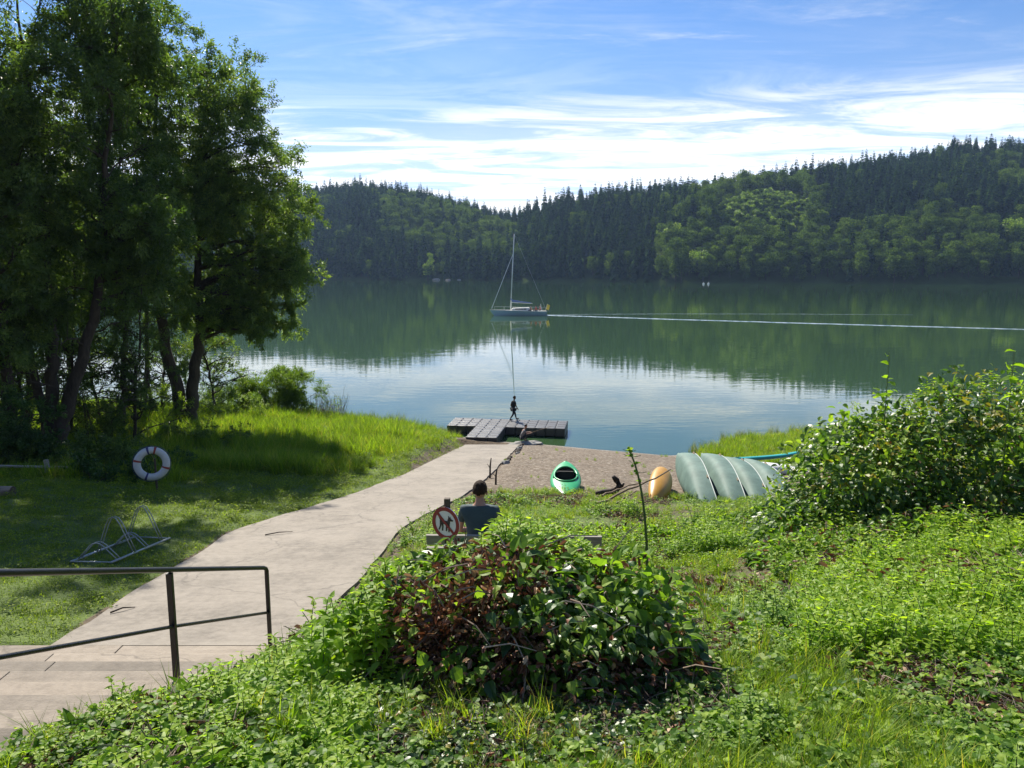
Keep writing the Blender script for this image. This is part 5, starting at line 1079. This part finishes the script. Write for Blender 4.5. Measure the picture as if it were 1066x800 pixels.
# edge stones along the low side of the path by the beach
def edge_rocks():
    r = random.Random(8)
    for k in range(9):
        y = 26.0 + k * .95; x = float(np.interp(y, PY, PR)) + r.uniform(.12, .34); w = r.uniform(.08, .17); g = Geo(); g.sphere((0, 0, 0), (w, w * .8, w * .6), 9, 6, jit=.7)
        tag(g.obj('stone', M['driftwood'] if k % 3 else M['rock'], loc=(x, y, g1(x, y) + w * .2)), '%s of the dark stones along the right path edge, counted from the camera' % ('first', 'second', 'third', 'fourth', 'fifth', 'sixth', 'seventh', 'eighth', 'last')[k], 'stone', 'small stones along the path edge')
edge_rocks()

for u_, y_, a_, l_, lb_ in ((276, 13.6, .5, .5, 'long thin twig fallen on the middle of the path beside the bicycle rack'), (115, 8.9, .9, .3, 'short dark twig fallen on the path near its left edge by the handrail')):
    z_ = float(zpath(y_)); r_ = np.random.default_rng(int(u_)); g = Geo(); g.tube([(0, 0, .01), (l_ * .5 * math.cos(a_), l_ * .5 * math.sin(a_), .018), (l_ * math.cos(a_), l_ * math.sin(a_), -.05 * math.sin(a_) + .01)], [.012, .01, .005], 6)
    tag(g.obj('twig', M['driftwood'], loc=(xat(u_, y_, z_), y_, z_ + .004)), lb_, 'twig')
# ------------------------------------------------------------------ bench
def bench():
    y = 8.35; x = .02; z = g1(x, y); z = 4.34; e = empty('bench', (x, y, z), 'weathered grey wooden bench seen from behind with the man on it', 'bench', rz=R(-1.5))
    for k in range(3):
        g = Geo(); g.box((0, .18 + k * .135, .44), (1.86, .12, .04), bev=.006); g.obj('seat_plank', M['weathered'], e)
    for zz, yy in ((.62, .075), (.78, .04)):
        g = Geo(); g.box((0, yy, zz), (2.0, .035, .125), bev=.006, rx=R(12)); g.obj('backrest_plank', M['weathered'], e)
    for sx in (-.75, .75):
        g = Geo(); g.box((sx, .13, .17), (.09, .09, .78), bev=.006, rx=R(3)); g.box((sx, .49, .15), (.09, .09, .56), bev=.006); g.box((sx, .31, .385), (.07, .42, .07), bev=.005); g.box((sx, .09, .62), (.07, .05, .40), bev=.005, rx=R(12)); g.obj('leg', M['postwood'], e)
bench()

# ------------------------------------------------------------------ no-dogs sign
def sign():
    y = 7.35; zc = CAMZ - math.tan(R(PITCH) + math.atan((545 - 400) / FPX)) * y; x = xat(464, y, zc); z0 = g1(x, y); h = zc - z0
    e = empty('no_dogs_sign', (x, y, z0), 'round red and white sign with a crossed-out black dog on a wooden post', 'sign')
    g = Geo(); g.box((.012, .06, h / 2 + .04), (.06, .06, h + .40), bev=.006); g.obj('post', M['postwood'], e)
    f = empty('sign_face', (0, 0, 0), None, None)
    def disc(r, y0, t, seg=48):
        a = np.arange(seg) / seg * 6.2832; V = [(math.cos(q) * r, y0, math.sin(q) * r) for q in a] + [(math.cos(q) * r, y0 + t, math.sin(q) * r) for q in a]
        return V, [tuple(range(seg)), tuple(range(2 * seg - 1, seg - 1, -1))] + [(i, i + seg, (i + 1) % seg + seg, (i + 1) % seg) for i in range(seg)]
    rot = Matrix.Rotation(R(-32), 4, 'Z') @ Matrix.Rotation(R(0), 4, 'Y')
    bpy.data.objects.remove(f)
    def put(nm, V, F, m):
        V = [tuple(rot @ Vector(v) + Vector((0, 0, h))) for v in V]; g = Geo(); g.add(V, F); return g.obj(nm, m, e)
    V, F = disc(.163, 0, .012); pl_ = put('plate', V, F, M['sign_white'])
    seg = 48; V = []
    for yy in (-.004, .0):
        for rr in (.166, .128): V += [(math.cos(i / seg * 6.2832) * rr, yy, math.sin(i / seg * 6.2832) * rr) for i in range(seg)]
    F = []
    for i in range(seg):
        j = (i + 1) % seg; F += [(i, j, seg + j, seg + i), (2 * seg + i, 3 * seg + i, 3 * seg + j, 2 * seg + j), (i, 2 * seg + i, 2 * seg + j, j), (seg + i, seg + j, 3 * seg + j, 3 * seg + i)]
    put('ring', V, F, M['sign_red']).parent = pl_
    c, s = math.cos(R(-42)), math.sin(R(-42))
    def bar(y0, y1):
        P = [(-.135, -.012), (.135, -.012), (.135, .012), (-.135, .012)]; P = [(a * c - b * s, a * s + b * c) for a, b in P]; V = [(a, y0, b) for a, b in P] + [(a, y1, b) for a, b in P]; return V, [(0, 1, 2, 3), (7, 6, 5, 4), (0, 4, 5, 1), (1, 5, 6, 2), (2, 6, 7, 3), (3, 7, 4, 0)]
    V, F = bar(-.0075, -.0005); put('bar', V, F, M['sign_red']).parent = pl_
    pieces = [[(-.066, -.012), (-.070, .020), (-.050, .026), (.030, .026), (.050, .010), (.046, -.014), (.020, -.018), (-.030, -.008)],   # trunk
        [(.018, .020), (.030, .048), (.052, .050), (.052, .004), (.040, .000)],                          # neck
        [(.030, .044), (.034, .066), (.056, .064), (.070, .052), (.090, .046), (.090, .036), (.070, .030), (.040, .030)],   # head
        [(.034, .060), (.034, .082), (.046, .064)], [(.050, .062), (.056, .078), (.060, .058)],          # ears
        [(.032, -.010), (.034, -.082), (.047, -.082), (.048, -.006)], [(.006, -.012), (.002, -.076), (.014, -.078), (.028, -.012)],   # front legs
        [(-.052, -.004), (-.040, -.040), (-.046, -.080), (-.033, -.080), (-.027, -.040), (-.030, -.006)], [(-.068, .000), (-.070, -.036), (-.086, -.072), (-.074, -.078), (-.056, -.040), (-.048, -.002)],   # hind legs
        [(-.064, .022), (-.084, .056), (-.077, .059), (-.056, .026)]]                                    # tail
    V, F = [], []
    for k, pc in enumerate(pieces):
        n = len(pc); o0 = len(V); yy = -.0046 - k * .00012; V += [(a * 1.02, yy, b * 1.02) for a, b in pc] + [(a * 1.02, -.0003, b * 1.02) for a, b in pc]
        F += [tuple(o0 + q for q in range(n)), tuple(o0 + n + q for q in range(n))[::-1]] + [(o0 + q, o0 + n + q, o0 + n + (q + 1) % n, o0 + (q + 1) % n) for q in range(n)]
    put('dog_figure', V, F, M['sign_black']).parent = pl_
sign()

# ------------------------------------------------------------------ people
def skin_mesh(joints, edges_, sub=2, root=0):
    me = bpy.data.meshes.new('tmp'); me.from_pydata([j[:3] for j in joints], edges_, []); o = bpy.data.objects.new('tmp', me); COL.objects.link(o)
    md = o.modifiers.new('s', 'SKIN'); md.use_smooth_shade = True; sv = me.skin_vertices[0].data if len(me.skin_vertices) else None
    if sv is None:
        bm = bmesh.new(); bm.from_mesh(me); bm.verts.layers.skin.verify(); bm.to_mesh(me); bm.free(); sv = me.skin_vertices[0].data
    for i, j in enumerate(joints):
        r = j[3]; sv[i].radius = (r, r) if np.isscalar(r) else r; sv[i].use_root = (i == root)
    m2 = o.modifiers.new('b', 'SUBSURF'); m2.levels = sub; m2.render_levels = sub
    dg = bpy.context.evaluated_depsgraph_get(); ev = o.evaluated_get(dg); out = bpy.data.meshes.new_from_object(ev); bpy.data.objects.remove(o); return out
def person(name, loc, rz, J, label, cloth, hs=1.0, head_rot=(0, 0), skin='skin', hair=True, extra_cat='person'):
    """J: dict joint -> (x,y,z); facing +y"""
    e = empty(name, loc, label, 'person', rz=rz); k = hs
    order = ['pelvis', 'waist', 'chest', 'neckb', 'neck', 'head', 'sh_l', 'el_l', 'wr_l', 'ha_l', 'sh_r', 'el_r', 'wr_r', 'ha_r', 'hip_l', 'kn_l', 'an_l', 'to_l', 'hip_r', 'kn_r', 'an_r', 'to_r']
    ear = 1; rad = dict(pelvis=(.145, .11), waist=(.13, .10), chest=(.155, .115), neckb=(.062, .058), neck=.054, head=.06, sh=.062, el=.042, wr=.028, ha=.035, hip=.085, kn=.056, an=.038, to=.036)
    def rd(n, s=1.0):
        v = rad[n.split('_')[0]]; return v * k * s if np.isscalar(v) else (v[0] * k * s, v[1] * k * s)
    ed = [('pelvis', 'waist'), ('waist', 'chest'), ('chest', 'neckb'), ('neckb', 'neck'), ('neck', 'head'), ('chest', 'sh_l'), ('sh_l', 'el_l'), ('el_l', 'wr_l'), ('wr_l', 'ha_l'), ('chest', 'sh_r'), ('sh_r', 'el_r'), ('el_r', 'wr_r'), ('wr_r', 'ha_r'),
          ('pelvis', 'hip_l'), ('hip_l', 'kn_l'), ('kn_l', 'an_l'), ('an_l', 'to_l'), ('pelvis', 'hip_r'), ('hip_r', 'kn_r'), ('kn_r', 'an_r'), ('an_r', 'to_r')]
    def build(names, s, mat, nm, shorten=None):
        idx = {n: i for i, n in enumerate(names)}; pts = []
        for n in names:
            p = np.array(shorten[n]) if shorten and n in shorten else np.array(J[n]); pts.append((*p, rd(n, s)))
        me = skin_mesh(pts, [(idx[a], idx[b]) for a, b in ed if a in idx and b in idx]); me.materials.clear(); me.materials.append(M[mat])
        o = bpy.data.objects.new(nm, me); COL.objects.link(o); o.parent = e; return o
    for n_ in ('pelvis', 'waist', 'chest', 'sh', 'hip'): rad[n_] = tuple(q * .86 for q in rad[n_]) if not np.isscalar(rad[n_]) else rad[n_] * .86
    body = build(order, .96, skin, 'body')
    for n_ in ('pelvis', 'waist', 'chest', 'sh', 'hip'): rad[n_] = tuple(q / .86 for q in rad[n_]) if not np.isscalar(rad[n_]) else rad[n_] / .86
    # head, face and hands join the body mesh
    bm = bmesh.new(); bm.from_mesh(body.data)
    hc = Vector(J['head']) + Vector((0, .012, .03)) * k; Rm = Matrix.Rotation(R(head_rot[1]), 4, 'Z') @ Matrix.Rotation(R(head_rot[0]), 4, 'X')
    def ball(c, r, mi, seg=16, rg=12, shape=None):
        m = Matrix.Translation(hc) @ Rm @ Matrix.Translation(Vector(c) * k); res = bmesh.ops.create_uvsphere(bm, u_segments=seg, v_segments=rg, radius=1)
        for v in res['verts']:
            co = Vector((v.co.x * r[0] * k, v.co.y * r[1] * k, v.co.z * r[2] * k))
            if shape: co = shape(co)
            v.co = m @ co
            for f in v.link_faces: f.material_index = mi; f.smooth = True
    def skull(co):
        if co.z < 0: co.x *= 1 + co.z / (.34 * k); co.y = co.y * (1 + co.z / (.5 * k)) + (-co.z) * .12
        return co
    ball((0, 0, 0), (.072, .092, .118), 0, 24, 16, skull)
    ball((0, .098, -.012), (.013, .018, .024), 0); ball((.078, -.006, -.005), (.010, .02, .032), 0); ball((-.078, -.006, -.005), (.010, .02, .032), 0)
    for sx in (-1, 1): ball((sx * .031, .083, .012), (.012, .008, .008), 1, 10, 8)
    ball((0, .088, -.055), (.024, .008, .008), 2, 10, 8)
    for sd in ('l', 'r'):
        w = Vector(J['wr_' + sd]); h_ = Vector(J['ha_' + sd]); d = (h_ - w).normalized(); side = d.cross(Vector((0, 0, 1)));
        if side.length < .1: side = d.cross(Vector((0, 1, 0)))
        side.normalize(); dn = d.cross(side).normalized()
        for f_ in range(5):
            off = (f_ - 1.5) * .019 * k; Lf = (.062, .075, .07, .055, .05)[f_] * k
            p0 = h_ + side * off + d * .012 * k if f_ < 4 else h_ - side * .035 * k - d * .02 * k
            d1 = (d + dn * .25).normalized() if f_ < 4 else (d * .6 - side * .8 + dn * .2).normalized(); p1 = p0 + d1 * Lf * .55; p2 = p1 + (d1 + dn * .6).normalized() * Lf * .5
            g = Geo(); g.tube([p0, p1, p2], [.0095 * k, .0085 * k, .006 * k], 6)
            V = np.concatenate(g.v); vs = [bm.verts.new(v) for v in V]
            for fa in g.f:
                for q in fa: bm.faces.new([vs[i] for i in q]).smooth = True
    bm.to_mesh(body.data); bm.free(); body.data.materials.append(M['eye']); body.data.materials.append(M['lip'])
    if hair:
        bm = bmesh.new(); bmesh.ops.create_uvsphere(bm, u_segments=40, v_segments=28, radius=1); kill = []
        for v in bm.verts:
            c = v.co.copy(); keep = (c.z > .42) or (c.y < .25 and c.z > -.02 + .10 * mnoise.noise(c * 6) - .32 * (c.y < -.15) * (1 - abs(c.x)) + .25 * (abs(c.x) > .8 and c.y > -.3)) 
            if not keep: kill.append(v)
            n = 1 + .05 * mnoise.noise(c * 9) + .05 * mnoise.noise(c * 3.1) + .02 * mnoise.noise(c * 24)
            v.co = skull(Vector((c.x * .080 * k * n, (c.y * .099 - .004) * k * n, c.z * .124 * k * n)))
        bmesh.ops.delete(bm, geom=kill, context='VERTS'); bm.transform(Matrix.Translation(hc) @ Rm)
        me = bpy.data.meshes.new('hair'); bm.to_mesh(me); bm.free(); me.materials.append(M['hair'])
        for p in me.polygons: p.use_smooth = True
        o = bpy.data.objects.new('hair', me); COL.objects.link(o); o.parent = e; so = o.modifiers.new('t', 'SOLIDIFY'); so.thickness = .012 * k; so.offset = 1
    top, bot = cloth
    def mixp(a, b, t): return tuple(np.array(J[a]) * (1 - t) + np.array(J[b]) * t)
    build(['pelvis', 'waist', 'chest', 'neckb', 'sh_l', 'el_l', 'sh_r', 'el_r'], 1.16, top, 'shirt', {'el_l': mixp('sh_l', 'el_l', .62), 'el_r': mixp('sh_r', 'el_r', .62), 'neckb': mixp('neckb', 'neck', .12), 'pelvis': mixp('pelvis', 'waist', .15)})
    build(['pelvis', 'hip_l', 'kn_l', 'an_l', 'hip_r', 'kn_r', 'an_r'], 1.14, bot, 'trousers', {'an_l': mixp('kn_l', 'an_l', .9), 'an_r': mixp('kn_r', 'an_r', .9)})
    for sd in ('l', 'r'):
        a, t = Vector(J['an_' + sd]), Vector(J['to_' + sd]); m_ = (a + t) / 2 + (t - a).normalized() * .02 * k; g = Geo(); g.sphere((0, 0, 0), (.048 * k, .125 * k, .045 * k), 14, 10); o = g.obj('shoe', M['shoe'], e, smooth=True); o.location = m_ - Vector((0, 0, .012 * k)); dd = t - a; o.rotation_euler = (0, 0, math.atan2(-dd.x, dd.y))
    return e
# seated man
Jm = dict(pelvis=(0, .0, .10), waist=(0, -.02, .28), chest=(0, .02, .505), neckb=(0, .03, .585), neck=(0, .045, .635), head=(0, .06, .712),
    sh_l=(-.185, .02, .535), el_l=(-.25, .08, .27), wr_l=(-.17, .30, .20), ha_l=(-.14, .37, .18), sh_r=(.185, .02, .535), el_r=(.25, .08, .27), wr_r=(.17, .30, .20), ha_r=(.14, .37, .18),
    hip_l=(-.10, .08, .08), kn_l=(-.15, .50, .09), an_l=(-.15, .52, -.36), to_l=(-.16, .68, -.40), hip_r=(.10, .08, .08), kn_r=(.16, .50, .09), an_r=(.17, .56, -.36), to_r=(.19, .72, -.40))
xm = xat(499, 8.6, 5.4)
person('person', (xm, 8.62, 4.42 + .44), R(-4), Jm, 'man with short dark hair and dark teal t-shirt seated on the bench', ('shirt_teal', 'trouser'), 1.0, (-6, 0))
# walking boy on the dock
Jb = dict(pelvis=(0, 0, .62), waist=(0, .01, .74), chest=(0, .02, .90), neckb=(0, .03, 1.0), neck=(0, .04, 1.05), head=(0, .05, 1.13),
    sh_l=(-.13, .0, .94), el_l=(-.17, -.06, .76), wr_l=(-.16, .02, .60), ha_l=(-.16, .05, .55), sh_r=(.13, .03, .94), el_r=(.17, .06, .76), wr_r=(.15, .16, .62), ha_r=(.14, .19, .58),
    hip_l=(-.07, 0, .58), kn_l=(-.08, .14, .33), an_l=(-.08, .20, .07), to_l=(-.08, .32, .04), hip_r=(.07, 0, .58), kn_r=(.08, -.06, .32), an_r=(.08, -.24, .10), to_r=(.08, -.14, .04))
zb = .44; yb = 38.6; person('person', (xat(534.5, yb, zb), yb, zb), R(-62), Jb, 'boy in dark clothes walking across the floating dock', ('shirt_black', 'trouser_dark'), .80, (-10, 0), 'skin_dark')
# crouching child at the edge of the path end
Jc = dict(pelvis=(0, 0, .20), waist=(0, .03, .33), chest=(0, .09, .47), neckb=(0, .14, .56), neck=(0, .16, .60), head=(0, .19, .67),
    sh_l=(-.12, .10, .50), el_l=(-.16, .22, .38), wr_l=(-.10, .38, .40), ha_l=(-.08, .44, .41), sh_r=(.12, .10, .50), el_r=(.17, .22, .38), wr_r=(.10, .38, .38), ha_r=(.08, .44, .39),
    hip_l=(-.07, .02, .18), kn_l=(-.12, .28, .36), an_l=(-.10, .14, .07), to_l=(-.11, .26, .04), hip_r=(.07, .02, .18), kn_r=(.12, .28, .36), an_r=(.10, .14, .07), to_r=(.11, .26, .04))
yc = 34.1; xc = xat(543, yc, .3); zc_ = g1(xc, yc)
ce = person('person', (xc, yc, max(zc_, .0) + .12), R(-75), Jc, 'small child in a grey top crouching beside the dock', ('shirt_grey', 'trouser_dark'), .66, (-18, 0))
g = Geo(); g.tube([(0, 0, 0), (.55, .12, .16), (1.0, .25, .26)], [.012, .009, .005], 6); st = g.obj('stick', M['stickwood'], loc=(xc + .36, yc + .10, max(zc_, 0) + .48)); tag(st, 'short pale stick held out over the water by the crouching child', 'stick')
g = Geo(); g.sphere((0, 0, 0), (.9, .6, .32), 12, 8, jit=.5); tag(g.obj('stone', M['rock'], loc=(xc + .25, yc + .02, max(zc_, 0) - .16)), 'flat stone at the waterline under the crouching child', 'stone')

# ------------------------------------------------------------------ sailing boat and its wake
def sailboat():
    y = 131; x0 = xat(510, y, .5); x1 = xat(569, y, .5); L = x1 - x0; e = empty('sailing_boat', ((x0 + x1) / 2, y, 0), 'blue-hulled sailing boat under bare mast crossing the lake with crew in the stern', 'sailing boat'); e.rotation_euler = (0, 0, R(1.5))
    nst, nr = 25, 11; V = []
    for i in range(nst):
        t = i / (nst - 1); xx = -L / 2 + L * t; w = 1.5 * (math.sin(min(1, t * 1.25 + .0) * math.pi / 2) ** .85) * (1 - .28 * max(0, t - .6) / .4) + .02; h = .95 - .2 * t; rk = .9 * (1 - t) ** 3
        for j in range(nr):
            a = j / (nr - 1) * 2 - 1; V.append((xx + (.55 * (1 - t) ** 4) * (1 - abs(a) ** 1.2) * 2, w * math.copysign(abs(a) ** .75, a), -.35 + (h + .35) * abs(a) ** 1.6))
    F = [(i * nr + j, (i + 1) * nr + j, (i + 1) * nr + j + 1, i * nr + j + 1) for i in range(nst - 1) for j in range(nr - 1)] + [tuple((nst - 1) * nr + j for j in range(nr))]
    g = Geo(); g.add(V, F); g.obj('hull', M['hullblue'], e, smooth=True)
    g = Geo(); VV = []
    for i in range(nst): a = V[i * nr]; b = V[i * nr + nr - 1]; VV += [(a[0], a[1], a[2] - .03), (b[0], b[1], b[2] - .03)]
    g.add(VV, [(2 * i, 2 * i + 2, 2 * i + 3, 2 * i + 1) for i in range(nst - 1)]); g.obj('deck', M['deckw'], e)
    g = Geo()
    for s in (0, nr - 1): g.tube([np.array(V[i * nr + s]) + [0, 0, .02] for i in range(nst)], .045, 6)
    g.obj('toe_rail', M['deckw'], e)
    mx = -L / 2 + L * .365
    g = Geo(); bm = bmesh.new(); bmesh.ops.create_cube(bm, size=1); bmesh.ops.scale(bm, vec=(3.4, 1.7, .62), verts=bm.verts)
    for v in bm.verts:
        if v.co.z > 0: v.co.x *= .86; v.co.y *= .84; v.co.z -= .14 * (v.co.x > 0) * 0 + .12 * (v.co.x < 0)
    bmesh.ops.bevel(bm, geom=bm.edges[:], offset=.08, segments=2, affect='EDGES'); bm.transform(Matrix.Translation((mx + 1.75, 0, 1.08))); g.bm(bm); cab = g.obj('cabin', M['deckw'], e)
    for s in (-1, 1): g = Geo(); g.box((mx + 1.7, s * .80, 1.14), (1.9, .06, .17), bev=.02); g.obj('cabin_window', M['glassdark'], cab)
    top = 13.65; g = Geo(); g.tube([(mx, 0, 1.0), (mx + .30, 0, 7.5), (mx + .62, 0, top)], [.095, .085, .06], 8); mst = g.obj('mast', M['alu'], e, smooth=True)
    g = Geo(); g.tube([(-L / 2 + .3, 0, 1.2), (mx + .43, 0, 10.4)], [.07, .05], 6); g.obj('furled_jib', M['alu'], e)
    g = Geo(); g.tube([(mx + .02, 0, 2.25), (mx + 3.7, 0, 2.05)], .06, 8); bom = g.obj('boom', M['alu'], e)
    g = Geo(); g.tube([(mx + .0, 0, 2.9), (mx + .3, 0, 2.5), (mx + 1.8, 0, 2.28), (mx + 3.5, 0, 2.14)], [.10, .17, .13, .07], 8); g.obj('sail_cover', M['sailblue'], bom, smooth=True)
    g = Geo(); g.tube([(mx + .19, -1.0, 5.2), (mx + .19, 1.0, 5.2)], .03, 6); g.obj('spreader', M['alu'], mst)
    g = Geo()
    for s in (-1, 1): g.tube([(mx + .1, s * 1.35, 1.1), (mx + .19, s * 1.0, 5.2), (mx + .55, 0, 12.2)], .012, 4)
    g.tube([(mx + .62, 0, top - .05), (L / 2 - .1, 0, 1.0)], .011, 4); g.obj('rigging', M['alu'], e)
    g = Geo(); g.tube([(L / 2 - .15, .3, .9), (L / 2 + .15, .3, 2.0)], .025, 5); fst = g.obj('flagstaff', M['deckw'], e)
    g = Geo(); P = []; 
    for i in range(6):
        for j in range(2): P.append((L / 2 + .12 - .0 * i + .10 * i - .35 * j * .0 - j * .22, .3 + .05 * math.sin(i * 1.5), 1.95 - j * .85 - .05 * i))
    g.add(P, [(2 * i, 2 * i + 1, 2 * i + 3, 2 * i + 2) for i in range(5)]); g.obj('flag', M['yellow_cloth'], fst)
    g = Geo(); g.tube([(L / 2 - .9, 0, .9), (L / 2 - .95, 0, 1.75)], .03, 6); a = np.linspace(0, 6.283, 17); g.tube(np.stack([np.full(17, L / 2 - 1.0), np.cos(a) * .38, 1.6 + np.sin(a) * .38], -1), .02, 5); g.obj('steering_wheel', M['alu'], e)
    # guard rails
    g = Geo()
    for s in (0, nr - 1):
        for i in range(2, nst, 4): p = np.array(V[i * nr + s]); g.tube([p, p + [0, 0, .6]], .015, 4)
        g.tube([np.array(V[i * nr + s]) + [0, 0, .6] for i in range(2, nst, 2)], .01, 4)
    g.obj('guard_rail', M['alu'], e)
    ex, ey, ez = e.location
    Js = {k: (v[0], v[1], v[2]) for k, v in Jm.items()}
    for dx, dy, rz, cl, lb in ((2.2, -.75, R(90), 'orange_cloth', 'crew member in orange sitting nearest the cabin of the sailing boat'), (3.0, -.78, R(60), 'red_cloth', 'crew member in red sitting between two others in the sailing boat'), (3.75, .1, R(90), 'red_cloth', 'crew member in red at the sailing boat steering wheel')):
        person('person', (ex + dx, ey + dy, .86), rz, Js, lb, (cl, 'trouser'), 1.0, (0, 0))
sailboat()
def wake():
    def P(u, v): t = math.tan(R(PITCH) + math.atan((v - 400) / FPX)); y = CAMZ / t; return np.array([xat(u, y, 0), y])
    def strip(name, pts, w0, w1, h, mat, seed, label):
        Q = np.array([P(*p) for p in pts]); t = np.linspace(0, 1, 160); s = np.linspace(0, 1, len(Q)); x = np.interp(t, s, Q[:, 0]); y = np.interp(t, s, Q[:, 1]) + (vnoise(t * 60, t * 0, 1, seed) - .5) * .5
        V = []
        for i in range(160):
            w = (w0 + (w1 - w0) * t[i]) * min(1, (1 - t[i]) * 4 + .08) * (.5 + .9 * vnoise(np.array([t[i] * 90]), np.array([0.]), 1, seed + 1)[0])
            V += [(x[i], y[i] - w, .004), (x[i], y[i], .012 + h), (x[i], y[i] + w, .004)]
        g = Geo(); g.add(V, [(3 * i + j, 3 * i + 3 + j, 3 * i + 4 + j, 3 * i + 1 + j) for i in range(159) for j in range(2)]); o = g.obj(name, mat, smooth=True); o['kind'] = 'structure'; return o
    strip('wake', [(566, 328.5), (600, 329.4), (670, 331.8), (820, 336.3), (960, 340.3), (1066, 343.2), (1300, 349)], .85, .24, .06, M['foam'], 71, '')
    strip('wake_ripple', [(566, 328.0), (620, 327.4), (700, 327.0), (830, 327.2), (950, 328)], .11, .03, .01, M['foam'], 75, '')
wake()

# ------------------------------------------------------------------ air
hb = Geo(); hb.box((0, 470, 92), (2100, 1500, 200)); HZ, hn, hl = mat_new('haze_air')
pv = N(hn, 'ShaderNodeVolumePrincipled'); pv.inputs['Color'].default_value = (.42, .62, 1.0, 1); pv.inputs['Density'].default_value = .00012; pv.inputs['Anisotropy'].default_value = .2
ho = N(hn, 'ShaderNodeOutputMaterial'); hl.new(pv.outputs[0], ho.inputs['Volume'])
haze = hb.obj('haze', HZ); tag(haze, 'thin bluish summer haze over the lake and far hills', 'haze', kind='stuff')
